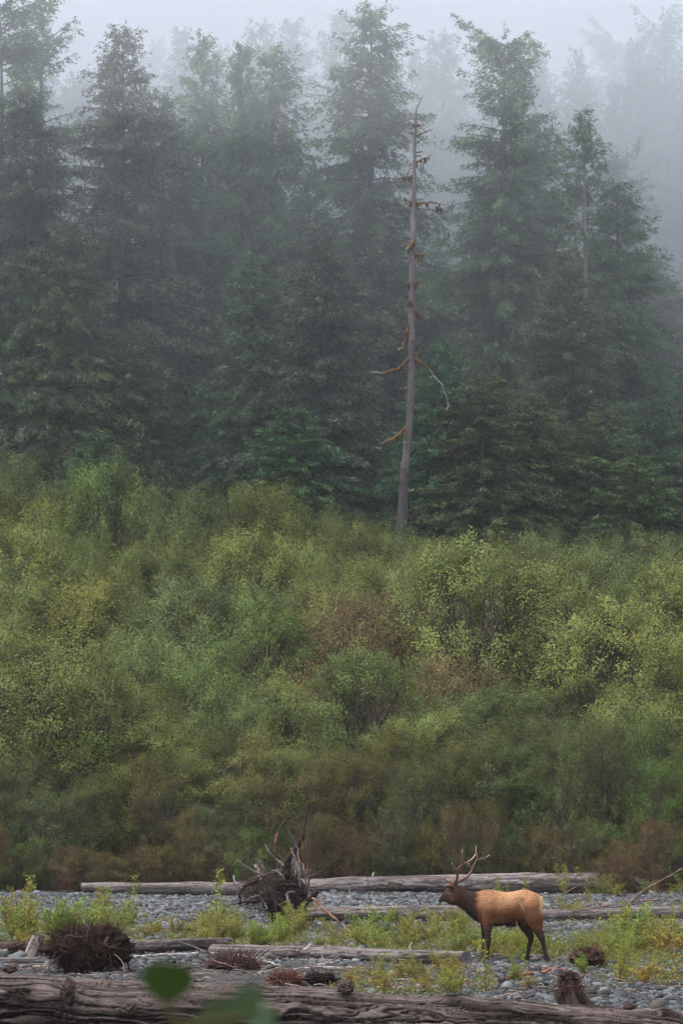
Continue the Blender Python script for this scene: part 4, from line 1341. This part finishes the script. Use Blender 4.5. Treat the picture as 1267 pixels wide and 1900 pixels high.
# ---- saplings
def make_sapling(seed, H, nst, leaf, green=(0.17, 0.235, 0.045), orange=0.07, spread=0.35, per=75):
    rs_ = np.random.RandomState(seed)
    root = empty("willow_sapling")
    st, lf = MB(), MB()
    for k in range(nst):
        an = rs_.rand() * 6.28
        h = H * (0.45 + 0.55 * rs_.rand()) if k else H
        sp = spread * H * rs_.rand()
        t_ = np.linspace(0, 1, 7)
        b0 = rs_.randn(2) * 0.05 * H
        P = np.column_stack([b0[0] + np.cos(an) * sp * t_ ** 1.3, b0[1] + np.sin(an) * sp * t_ ** 1.3, h * t_ - 0.03])
        P += rs_.randn(7, 3) * 0.012 * H * np.minimum(1, t_ * 3)[:, None]
        tube(st, P, np.linspace(0.0085, 0.003, 7) * (0.6 + H * .6), 4, col=np.array([0.13, 0.075, 0.035]) * (0.7 + 0.6 * rs_.rand()), cap=False)
        m_ = int(per * h / 0.5)
        s = 0.10 + 0.92 * rs_.rand(m_) ** 0.8
        Q = np.column_stack([np.interp(s, t_, P[:, a_]) for a_ in range(3)])
        w = 0.14 * H * (1.15 - s) + 0.02
        az = rs_.rand(m_) * 6.28
        dirv = np.stack([np.cos(az), np.sin(az), 0.5 + 0.6 * rs_.rand(m_)], -1)
        dist = rs_.rand(m_) * w
        Q = Q + dirv * dist[:, None]
        col = leaf_colors(m_, rs_, green, 0.10, 0.03, 0.28)
        o_ = (rs_.rand(m_) < orange * 2.2 * (1 - s) + 0.01)
        col[o_] = np.array([0.24, 0.11, 0.025]) * (0.6 + 0.6 * rs_.rand(o_.sum(), 1))
        leaves(lf, Q + dirv * leaf * 0.4, leaf * (0.6 + 0.7 * rs_.rand(m_)), 0.45, rs_, col, axis=dirv, up=0.4)
    a_ = st.build("stem", M_TWIG, root)
    b_ = lf.build("foliage", M_WILLOW, root, smooth=False)
    return adopt(root, a_, b_)


SAP = [make_sapling(1, 1.0, 5, 0.060), make_sapling(2, 1.0, 9, 0.055, orange=0.15, spread=0.5), make_sapling(3, 1.0, 2, 0.075, spread=0.12, orange=0.03, per=60), make_sapling(4, 1.0, 12, 0.050, spread=0.6),
       make_sapling(5, 1.0, 7, 0.058, orange=0.28, green=(0.20, 0.22, 0.045), spread=0.5), make_sapling(6, 1.0, 14, 0.048, green=(0.14, 0.215, 0.045), spread=0.7)]
rq = random.Random(17)
CL = [  # px range, base py range, n, height px range, variants, where
    (20, 250, 1718, 1748, 22, 40, 100, (0, 1, 3, 5, 2), "in the thicket of saplings at left"), (250, 430, 1730, 1752, 14, 22, 55, (1, 3, 4), "between the root ball and the upturned roots"),
    (385, 560, 1728, 1762, 20, 40, 85, (0, 3, 5, 5), "at the foot of the upturned roots"), (560, 690, 1722, 1765, 9, 24, 48, (1, 4), "on the stones right of the upturned roots"),
    (665, 870, 1735, 1770, 20, 38, 75, (3, 5, 1), "in the thick patch left of the elk"), (870, 1010, 1752, 1779, 12, 36, 70, (3, 5, 4), "in the grassy patch behind the elk's legs"),
    (640, 868, 1806, 1848, 15, 28, 62, (1, 4, 0), "on the stones behind the huge log"), (938, 985, 1808, 1836, 4, 34, 52, (2, 1), "below the elk's belly"), (1035, 1110, 1752, 1796, 7, 30, 60, (1, 5), "by the small round root ball"),
    (1120, 1290, 1728, 1782, 20, 45, 95, (0, 1, 3, 5, 4), "in the bushy patch at the right edge"), (1120, 1290, 1795, 1832, 7, 45, 75, (4, 0), "on the near stones at the right edge"),
    (870, 1110, 1655, 1700, 11, 26, 60, (2, 2, 0), "on the far gravel behind the elk"), (1110, 1290, 1645, 1665, 7, 30, 50, (5, 3), "along the far edge of the gravel at right"),
    (1030, 1120, 1700, 1730, 4, 30, 50, (4, 1), "beside the log behind the elk"), (0, 60, 1745, 1760, 4, 25, 45, (4, 1), "near the left edge behind the logs"),
]
SPECIAL = [(402, 1742, 125, 2, "tall slender willow sapling left of the upturned roots"), (902, 1846, 100, 2, "tall leafy willow sprig standing before the elk's front legs"), (912, 1845, 46, 2, "short thin sapling at the foot of the tall sprig before the elk"),
           (378, 1764, 70, 0, "bright sapling overhanging the split pale log"), (838, 1847, 66, 1, "low spreading sapling just behind the huge log, right of centre"), (810, 1800, 50, 4, "orange-tinged sapling before the slender log"),
           (1085, 1808, 50, 1, "sapling leaning over the small round root ball"), (1150, 1820, 60, 4, "orange-stemmed sapling right of the dark stump"), (60, 1748, 120, 2, "tallest thin sapling of the left thicket")]


def sapling(px, py, hpx, v, lab, group=None):
    b_ = gp(px, py)
    h = hpx / FPX * b_.y
    o = take(SAP[v])
    o.location = b_
    o.scale = (h * rq.uniform(.8, 1.15), h * rq.uniform(.8, 1.15), h)
    if v in (3, 5, 1, 4):
        h *= 0.8
        o.scale = (h * 1.6, h * 1.6, h)
    o.rotation_euler = (0, 0, rq.uniform(0, 6.28))
    for ch in KIDS[o.name]:
        ch.color = (rq.uniform(.75, 1.15), rq.uniform(.70, .95), rq.uniform(.6, 1.0), 1) if ch.name.startswith('foliage') else (1, 1, 1, 1)
    tag(o, lab, "sapling", group)


for (x0_, x1_, y0_, y1_, n, h0, h1, vs, where) in CL:
    lst = sorted((rq.uniform(x0_, x1_), rq.uniform(y0_, y1_)) for _ in range(n))
    for k, (px, py) in enumerate(lst):
        sapling(px, py, rq.uniform(h0, h1), rq.choice(vs), f"{ORD[k]} willow sapling from the left {where}", "willow saplings on the river bar")
for s_ in SPECIAL:
    sapling(*s_, "willow saplings on the river bar")

# low weeds between the saplings, and twig litter
rs_ = np.random.RandomState(321)
wm = MB()
for (x0_, x1_, y0_, y1_, n_, h_) in ((20, 260, 1722, 1752, 9000, .26), (240, 440, 1735, 1756, 4500, .20), (380, 570, 1735, 1766, 9000, .24), (560, 700, 1725, 1768, 3000, .16), (660, 880, 1740, 1775, 14000, .30), (860, 1020, 1748, 1782, 9000, .30),
                                 (1020, 1130, 1712, 1800, 4000, .20), (1120, 1300, 1735, 1790, 14000, .30), (640, 870, 1808, 1848, 4000, .14), (0, 200, 1750, 1762, 3000, .15), (1100, 1300, 1640, 1662, 5000, .3), (850, 1100, 1650, 1700, 2500, .2), (1140, 1300, 1795, 1830, 3500, .2)):
    cs = np.array([tuple(gp(rs_.uniform(x0_, x1_), rs_.uniform(y0_, y1_))) for _ in range(26)])
    k = rs_.randint(0, 26, n_)
    P = cs[k] + np.column_stack([rs_.randn(n_) * 0.34, rs_.randn(n_) * 0.9, np.zeros(n_)])
    keep = fbm(P[:, 0] * 2.2, P[:, 1] * 1.1, 0, 77, 2) > 0.42
    P = P[keep]
    hh = h_ * (0.3 + 0.9 * fbm(P[:, 0] * 3, P[:, 1] * 2, 0, 78, 2))
    P[:, 2] = ground_z(P[:, 0], P[:, 1]) + rs_.rand(len(P)) ** 0.8 * hh
    cl_ = leaf_colors(len(P), rs_, (0.110, 0.140, 0.034), 0.16, 0.14, 0.35)
    o_ = rs_.rand(len(P)) < 0.10
    cl_[o_] = np.array([0.26, 0.13, 0.035]) * (0.5 + 0.7 * rs_.rand(o_.sum(), 1))
    leaves(wm, P, 0.055 * (0.5 + rs_.rand(len(P))), 0.42, rs_, cl_, up=0.2)
o = wm.build("weeds", M_WILLOW, smooth=False)
tag(o, "low yellow-green weeds growing in patches between the stones", None, kind='stuff')
wm = MB()
for _ in range(1500):
    c_ = gp(rs_.uniform(-60, 1330), 1665 + 185 * rs_.rand() ** 0.8)
    an = rs_.randn() * 0.9
    ln_ = 0.12 + 0.45 * rs_.rand() ** 2
    dv = np.array([math.cos(an), math.sin(an), rs_.randn() * 0.12]) * ln_ / 2
    cc_ = np.array([0.16, 0.12, 0.10]) * (0.3 + 1.6 * rs_.rand() ** 1.5)
    p_ = np.array(c_) + [rs_.randn() * .1, rs_.randn() * .3, 0.035]
    tube(wm, np.array([p_ - dv, p_ + rs_.randn(3) * 0.015, p_ + dv]), [0.010, 0.008, 0.004], 4, col=cc_, cap=False)
o = wm.build("twig_litter", M_ROOT)
tag(o, "small broken twigs and driftwood scraps scattered over the stones", None, kind='stuff')

# ------------------------------------------------------------------ the elk
E0 = gp(760 + 590 / 4.223, 1550 + 1000 / 4.223)
ED = E0.y
PXM = ED / FPX / 4.223


def ek(cx, cy, dy=0.0):
    return np.array([(cx - 620) * PXM, dy, (997 - cy) * PXM])


elk = empty("elk", (xat(760 + 620 / 4.223, ED), ED, E0.z))
SL = [(1016, 520, 575, 12), (1009, 492, 625, 40), (992, 470, 662, 62), (960, 452, 690, 78), (920, 438, 690, 86), (880, 433, 678, 86), (840, 438, 672, 86), (800, 447, 684, 90), (750, 453, 704, 98), (700, 447, 716, 100), (660, 437, 718, 96), (620, 431, 716, 88),
      (580, 434, 708, 80), (550, 442, 696, 74), (525, 448, 684, 66), (500, 450, 668, 60), (475, 448, 650, 56), (450, 443, 628, 52), (425, 434, 602, 50), (400, 420, 580, 48), (380, 406, 564, 45), (360, 395, 553, 43), (340, 393, 552, 40), (320, 399, 552, 36),
      (300, 413, 545, 32), (285, 426, 536, 28), (270, 441, 527, 22), (255, 457, 525, 18), (242, 472, 531, 17), (230, 488, 533, 16), (222, 503, 531, 13), (217, 512, 524, 6)]
S = np.array(SL, float)
xi = np.linspace(0, len(S) - 1, 120)
S = np.column_stack([np.interp(xi, np.arange(len(S)), S[:, a_]) for a_ in range(4)])
for _ in range(2):
    S[1:-1, 1:] = (S[:-2, 1:] + 2 * S[1:-1, 1:] + S[2:, 1:]) / 4
nv = 28
th = np.arange(nv) / nv * 2 * math.pi
V = []
for x, zt, zb, hw in S:
    zc, hh = (zt + zb) / 2, (zb - zt) / 2
    cw, sw = np.cos(th), np.sin(th)
    narrow = 1 - 0.18 * np.clip(-sw, 0, 1) if 520 < x < 1000 else 1
    V.append(np.column_stack([np.full(nv, (x - 620) * PXM), np.sign(cw) * np.abs(cw) ** 0.9 * hw * narrow * PXM, (997 - zc + sw * hh) * PXM]))
bodymb = MB()
V = np.concatenate(V)
ns = len(S)
i, j = np.meshgrid(np.arange(ns - 1), np.arange(nv), indexing='ij')
a_ = i * nv + j
b_ = i * nv + (j + 1) % nv
bodymb.add(V, np.stack([a_, b_, b_ + nv, a_ + nv], -1).reshape(-1, 4))
bodymb.add(V[:nv], [[0, k, k + 1] for k in range(1, nv - 1)])
bodymb.add(V[-nv:], [[0, k + 1, k] for k in range(1, nv - 1)])


def limb(seq, dy0, dy1, flat=0.55):
    q = np.array([ek(a2, b2) for a2, b2, _ in seq])
    q[:, 1] = np.linspace(dy0, dy1, len(q))
    r_ = np.array([c2 * (1.14 if b2 > 650 else 1.0) for _a, b2, c2 in seq]) * PXM
    t_ = np.linspace(0, len(q) - 1, 5 * len(q))
    Q = np.column_stack([np.interp(t_, np.arange(len(q)), q[:, k2]) for k2 in range(3)])
    rr2 = np.interp(t_, np.arange(len(q)), r_)
    for _ in range(2):
        Q[1:-1] = (Q[:-2] + 2 * Q[1:-1] + Q[2:]) / 4
        rr2[1:-1] = (rr2[:-2] + 2 * rr2[1:-1] + rr2[2:]) / 4
    n0 = len(bodymb.v)
    tube(bodymb, Q, rr2, 14)
    mid_y = np.interp(bodymb.v[n0][:, 2], np.sort(Q[:, 2]), Q[np.argsort(Q[:, 2]), 1])
    f_ = flat + (1 - flat) * sstep(760, 840, 997 - bodymb.v[n0][:, 2] / PXM)
    for kx in range(n0, len(bodymb.v)):
        vv = bodymb.v[kx]
        my = np.interp(vv[:, 2], np.sort(Q[:, 2]), Q[np.argsort(Q[:, 2]), 1])
        ff = flat + (1 - flat) * sstep(760, 840, 997 - vv[:, 2] / PXM)
        vv[:, 1] = my + (vv[:, 1] - my) * ff


limb([(608, 520, 30), (608, 570, 50), (607, 610, 56), (602, 655, 48), (598, 700, 38), (597, 740, 28), (597, 790, 20), (600, 835, 21), (598, 862, 17), (595, 900, 12.5), (593, 940, 12.5), (593, 962, 16), (589, 982, 18), (586, 996, 21)], -0.12, -0.13)
limb([(600, 530, 30), (598, 600, 50), (590, 665, 44), (582, 710, 34), (577, 750, 25), (572, 800, 18), (572, 835, 20), (569, 862, 16), (563, 905, 12.5), (558, 940, 12.5), (555, 962, 16), (548, 982, 18), (544, 996, 21)], 0.10, 0.12)
limb([(925, 500, 40), (930, 550, 70), (948, 620, 72), (962, 670, 60), (974, 715, 44), (988, 752, 33), (1006, 785, 27), (1018, 812, 22), (1024, 845, 16), (1034, 890, 14), (1044, 928, 14), (1050, 950, 17), (1058, 972, 19), (1062, 990, 21)], -0.10, -0.14)
limb([(905, 520, 40), (895, 580, 66), (888, 640, 62), (885, 690, 50), (900, 730, 38), (920, 765, 29), (934, 795, 25), (936, 822, 20), (926, 860, 16), (917, 900, 14), (909, 935, 14), (905, 955, 17), (897, 978, 19), (892, 996, 21)], 0.10, 0.13)
# sheath, tail, ears, shoulder blade, brow
for seq, d0, d1 in (([(740, 700, 20), (790, 706, 19), (820, 696, 14)], 0, 0), ([(1006, 490, 18), (1018, 520, 15), (1022, 560, 11), (1018, 585, 5)], 0, 0),
                    ([(330, 408, 15), (308, 404, 19), (288, 402, 14), (274, 408, 5)], -0.085, -0.15), ([(332, 405, 15), (318, 398, 18), (300, 394, 12), (290, 398, 5)], 0.085, 0.16)):
    limb(seq, d0, d1)
raw = bodymb.mesh("elk_raw", None)
tmp = bpy.data.objects.new("tmp", raw)
COL.objects.link(tmp)
md = tmp.modifiers.new("r", 'REMESH')
md.mode = 'VOXEL'
md.voxel_size = 0.0095
ms = tmp.modifiers.new("s", 'SMOOTH')
ms.factor = 0.5
ms.iterations = 8
me = bpy.data.meshes.new_from_object(tmp.evaluated_get(bpy.context.evaluated_depsgraph_get()))
bpy.data.objects.remove(tmp)
nvx = len(me.vertices)
co = np.zeros(nvx * 3, np.float32)
me.vertices.foreach_get("co", co)
co = co.reshape(-1, 3).astype(float)
no = np.zeros(nvx * 3, np.float32)
me.vertices.foreach_get("normal", no)
no = no.reshape(-1, 3)
X_, Y_, Z_ = co[:, 0] / PXM + 620, co[:, 1], 997 - co[:, 2] / PXM
# muscles and shag
side_ = sstep(0.02, 0.12, np.abs(Y_))
def blob(cx, cy, rx, ry):
    return np.exp(-(((X_ - cx) / rx) ** 2 + ((Z_ - cy) / ry) ** 2))
disp = 1.7 * side_ * (0.018 * blob(590, 600, 55, 90) + 0.022 * blob(940, 570, 60, 90) - 0.020 * blob(850, 560, 35, 70) - 0.012 * blob(665, 560, 25, 90) + 0.012 * blob(740, 600, 60, 70) - 0.010 * blob(890, 480, 40, 22) + 0.012 * blob(860, 490, 30, 18)
                - 0.008 * blob(545, 600, 12, 70))
mane = sstep(552, 492, X_ + 30 * (noise(co[:, 2] * 22, Y_ * 12, 0, 2) - .5) + 0.10 * (Z_ - 560)) * sstep(335, 365, X_)
disp += mane * 0.022 * (fbm(co[:, 0] * 18, Y_ * 30, co[:, 2] * 22, 4, 3) - 0.45)
disp += 0.004 * (fbm(co[:, 0] * 40, Y_ * 60, co[:, 2] * 60, 6, 2) - 0.5)
disp -= 0.006 * blob(262, 500, 14, 10) * side_ * 0
co = co + no * disp[:, None]
me.vertices.foreach_set("co", co.astype(np.float32).ravel())
C = lambda *c_: np.array(c_)[None, :]
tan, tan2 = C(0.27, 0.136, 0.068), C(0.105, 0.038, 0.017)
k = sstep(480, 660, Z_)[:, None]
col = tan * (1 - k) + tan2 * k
k = (sstep(0.45, 0.62, fbm(co[:, 0] * 5, Y_ * 5, co[:, 2] * 6, 9, 3)) * 0.35)[:, None]
col = col * (1 - k) + C(0.17, 0.085, 0.042) * k
def mixm(mask, c_):
    global col
    mask = np.clip(mask, 0, 1)[:, None]
    col = col * (1 - mask) + np.array(c_)[None, :] * mask
mixm(0.7 * blob(600, 440, 70, 26), (0.12, 0.055, 0.028))                    # darker withers
mixm(0.6 * blob(780, 500, 80, 40), (0.34, 0.20, 0.115))
mixm(0.5 * blob(870, 500, 34, 30), (0.22, 0.11, 0.055))
mixm(sstep(985, 1008, X_) * sstep(640, 560, Z_), (0.50, 0.34, 0.18))       # rump patch
mixm(0.45 * np.exp(-((X_ - 850 - (Z_ - 540) * 0.45) / 9) ** 2) * sstep(480, 540, Z_) * sstep(620, 560, Z_), (0.40, 0.27, 0.17))
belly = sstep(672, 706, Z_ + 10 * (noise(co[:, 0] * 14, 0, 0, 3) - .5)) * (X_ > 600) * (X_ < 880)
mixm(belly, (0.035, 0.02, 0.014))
mixm(sstep(690, 740, Z_ + (X_ > 900) * -20), (0.05, 0.026, 0.018))          # legs
mixm(sstep(720, 790, Z_), (0.020, 0.013, 0.011))
mixm(sstep(0.02, 0.05, Y_) * sstep(640, 670, Z_), (0.018, 0.012, 0.010))    # far legs, their shade put into the coat colour
mixm(mane, (0.030, 0.014, 0.0095))
mixm(sstep(530, 505, X_) * sstep(520, 600, Z_ + (430 - X_) * 0.55), (0.022, 0.014, 0.012))   # throat
mixm(sstep(368, 350, X_), (0.040, 0.020, 0.013))                            # head
mixm(sstep(275, 245, X_), (0.030, 0.019, 0.015))                            # muzzle
mixm(0.8 * blob(303, 462, 16, 9), (0.20, 0.11, 0.07))
mixm(0.7 * blob(318, 500, 22, 24), (0.10, 0.05, 0.03))
mixm(sstep(418, 408, Z_) * (X_ < 345) * (X_ > 268), (0.13, 0.07, 0.045))
mixm(sstep(978, 984, Z_), (0.012, 0.010, 0.010))                            # hooves
col *= (0.45 + 1.1 * fbm(co[:, 0] * 30, Y_ * 60, co[:, 2] * 45, 19, 2))[:, None]
at_ = me.color_attributes.get("tint")
if at_:
    me.color_attributes.remove(at_)
at_ = me.color_attributes.new("tint", 'FLOAT_COLOR', 'POINT')
at_.data.foreach_set("color", np.hstack([col, np.ones((nvx, 1))]).astype(np.float32).ravel())
me.polygons.foreach_set("use_smooth", np.full(len(me.polygons), True))
M_FUR = rough_material("elk_coat", (1, 1, 1), (0.75, 1.25), 40.0, 0.75, 0.6, (1, 1, 2.2), spec=0.1, bscale=90, dist=0.01)
me.materials.clear()
me.materials.append(M_FUR)
body = bpy.data.objects.new("body", me)
COL.objects.link(body)
body.parent = elk
ks = [body]
# coat hair
rs_ = np.random.RandomState(8)
tri = np.array([p_.vertices[0] for p_ in me.polygons])
pick = tri[rs_.randint(0, len(tri), 26000)]
P = co[pick]
N = no[pick]
XX, ZZ = X_[pick], Z_[pick]
mn = mane[pick]
flow = np.stack([np.ones(len(P)) * 0.8, np.zeros(len(P)), -0.5 - 0.6 * mn], -1)
keep = (ZZ < 760) & (XX > 235)
P, N, flow, mn, cc = P[keep], N[keep], flow[keep], mn[keep], col[pick][keep]
d = flow + N * 0.35 + rs_.randn(len(P), 3) * 0.15
d /= np.linalg.norm(d, axis=1, keepdims=True)
ln = (0.022 + 0.035 * mn) * (0.6 + 0.8 * rs_.rand(len(P)))
sdv = np.cross(d, N)
sdv /= np.linalg.norm(sdv, axis=1, keepdims=True) + 1e-9
wd = 0.0035
HV = np.stack([P - sdv * wd - N * 0.002, P + sdv * wd - N * 0.002, P + d * ln[:, None]], 1).reshape(-1, 3)
hair = MB()
hair.add(HV, np.arange(len(HV)).reshape(-1, 3), np.repeat(cc * (0.55 + 0.95 * rs_.rand(len(cc), 1)), 3, axis=0))
ks.append(hair.build("fur", M_FUR, elk, smooth=False))
# eyes
for s_ in (-1, 1):
    mb = MB()
    c_ = ek(301, 461)
    c_[1] = s_ * 29 * PXM
    mb.add(iv2 * np.array([6.5, 5, 5.5]) * PXM + c_, jf2, (0.008, 0.006, 0.005))
    o = mb.build("eye", rough_material("eye", (1, 1, 1), (1, 1), 3, 0.15, 0, spec=0.6) if s_ < 0 else ks[-1].data.materials[0], elk)
    ks.append(o)
# antlers
def antler(branches, yoff):
    mb = MB()
    for seq, r0, r1 in branches:
        q = np.array([ek(a2, b2) for a2, b2, _ in seq])
        q[:, 1] = np.array([c2 for *_, c2 in seq]) + yoff
        n_ = 8 * len(q)
        t_ = np.linspace(0, len(q) - 1, n_)
        Q = np.column_stack([np.interp(t_, np.arange(len(q)), q[:, k2]) for k2 in range(3)])
        for _ in range(6):
            Q[1:-1] = (Q[:-2] + 2 * Q[1:-1] + Q[2:]) / 4
        rr2 = np.linspace(r0 * 1.15, r1, n_) * PXM
        tipc = np.clip((np.linspace(0, 1, n_) - 0.72) / 0.28, 0, 1)[:, None] * (r1 < 4.5)
        cc_ = np.array([[0.085, 0.030, 0.017]]) * (1 - tipc) + np.array([[0.45, 0.34, 0.26]]) * tipc
        tube(mb, Q, rr2, 10, col=cc_, rough=0.12, rs=rs_)
    return mb
L_ = antler([([(335, 398, -.03), (345, 385, -.05), (362, 350, -.10), (365, 310, -.13), (368, 278, -.15), (398, 240, -.18), (440, 222, -.20), (480, 195, -.19), (505, 158, -.17)], 12, 3.5),
             ([(345, 385, -.05), (318, 384, -.07), (280, 368, -.09), (252, 345, -.09), (238, 320, -.09)], 9, 2.5),
             ([(364, 292, -.14), (345, 270, -.16), (328, 250, -.17), (322, 222, -.17)], 7.5, 2.2), ([(400, 238, -.18), (397, 200, -.20), (396, 160, -.21), (403, 122, -.21)], 8.5, 2.5)], 0)
R_ = antler([([(350, 396, .03), (372, 372, .06), (410, 356, .12), (450, 332, .17), (478, 295, .20), (495, 255, .22), (518, 215, .23), (524, 180, .23), (514, 140, .22), (516, 98, .21)], 12, 3),
             ([(352, 392, .03), (330, 384, .06), (305, 372, .08), (285, 352, .09)], 8, 2.5),
             ([(486, 275, .20), (468, 258, .21), (452, 230, .21)], 6.5, 3), ([(518, 210, .23), (545, 202, .26), (585, 196, .28), (622, 166, .28)], 8.5, 2.5)], 0)
M_ANT = rough_material("antler", (1, 1, 1), (0.75, 1.2), 30, 0.5, 0.3, spec=0.4)
ks.append(L_.build("antler", M_ANT, elk))
ks.append(R_.build("antler", M_ANT, elk))
adopt(elk, *ks)
tag(elk, "bull elk with branched antlers and dark mane standing side-on on the gravel", "elk")

# ------------------------------------------------------------------ shrub close to the camera, its top leaves reach into view
D = 3.2
q0 = at(420, 1890, D)
gq = Vector((q0.x + 0.1, D, gz(q0.x + 0.1, D)))
root = empty("leafy_shrub", gq)
M_NEAR = leaf_material("broad_leaf", 0.25, 0.6, 0.2)
ks = []
STM = [[(gq.x, D, gq.z - .05), (gq.x + .05, D, gq.z + .5), (q0.x + 0.08, D, q0.z - 0.35), (q0.x + 0.01, D, q0.z - 0.06), (q0.x - .02, D, q0.z + 0.005)],
       [(gq.x, D, gq.z), (gq.x - .2, D + .1, gq.z + .5), (q0.x - 0.15, D, q0.z - 0.3), (q0.x - 0.06, D, q0.z - 0.05), (at(318, 1868, D).x, D, at(318, 1868, D).z)]]
STM.append([tuple(at(a_, b_, D)) for a_, b_ in ((325, 1925), (372, 1900), (430, 1890), (520, 1876))])
STM.append([tuple(at(a_, b_, D)) for a_, b_ in ((345, 1915), (325, 1890), (312, 1868), (310, 1850))])
for stp in STM:
    mb = MB()
    t_ = np.linspace(0, len(stp) - 1, 20)
    sp_ = np.array(stp)
    Q = np.column_stack([np.interp(t_, np.arange(len(sp_)), sp_[:, k2]) for k2 in range(3)]) - np.array(gq)
    tube(mb, Q, np.linspace(0.006, 0.0025, 20), 6, col=(0.05, 0.045, 0.02))
    ks.append(mb.build("stem", M_TWIG, root))


def heart(mb, c, w, h, rz, tilt, col, yaw=0.0):
    n = 24
    t_ = np.linspace(0, 2 * math.pi, n, endpoint=False)
    hx = 16 * np.sin(t_) ** 3 / 32
    hy = (14 * np.cos(t_) - 2.2 * np.cos(2 * t_) - 1.2 * np.cos(3 * t_) + 1.5) / 29
    ring = [np.column_stack([hx * s_ * w, np.zeros(n) + 0.10 * w * (np.abs(hx) * s_) ** 1.2, hy * s_ * h]) for s_ in (1.0, 0.66, 0.33)]
    V = np.concatenate(ring + [np.zeros((1, 3))])
    F4 = [[q_ * n + k2, q_ * n + (k2 + 1) % n, (q_ + 1) * n + (k2 + 1) % n, (q_ + 1) * n + k2] for q_ in range(2) for k2 in range(n)]
    F3 = [[2 * n + k2, 2 * n + (k2 + 1) % n, 3 * n] for k2 in range(n)]
    M = np.array((Matrix.Rotation(yaw, 3, 'Z') @ Matrix.Rotation(tilt, 3, 'X') @ Matrix.Rotation(rz, 3, 'Y')))
    V = V @ M.T + np.array(c)
    base_ = mb.n
    mb.add(V, F4, col)
    mb.v.append(np.zeros((0, 3)))
    mb.f[3].append(np.array(F3) + base_)


def near_leaf(px, py, wpx, hpx, rz, tilt, col, yaw=0.0, dd=0.0):
    mb = MB()
    c_ = at(px, py, D + dd)
    heart(mb, np.array(c_) - np.array(gq), wpx / FPX * D, hpx / FPX * D, rz, tilt, col, yaw)
    ks.append(mb.build("leaf", M_NEAR, root))


near_leaf(310, 1826, 104, 96, 0.08, 0.15, (0.022, 0.042, 0.005))
near_leaf(405, 1884, 70, 110, 1.45, -0.25, (0.014, 0.028, 0.005), 0.1, 0.1)
near_leaf(462, 1858, 62, 66, -0.5, -0.2, (0.016, 0.034, 0.008), -0.2, -0.15)
near_leaf(478, 1884, 44, 80, 1.8, -0.45, (0.05, 0.10, 0.045), 0.1, 0.0)  # paler leaf, the sky's reflection put into its colour
for (px, py) in ((260, 2010), (360, 1990), (450, 1975), (540, 2030), (330, 2100), (480, 2120), (600, 2120), (220, 2130), (420, 2220), (540, 2230)):
    near_leaf(px, py, 100, 95, random.uniform(-2, 2), random.uniform(-.9, .5), (0.035, 0.07, 0.015), random.uniform(-1, 1), random.uniform(-.15, .15))
adopt(root, *ks)
tag(root, "blurred dark green heart-shaped leaves of a shrub close to the camera", "shrub")
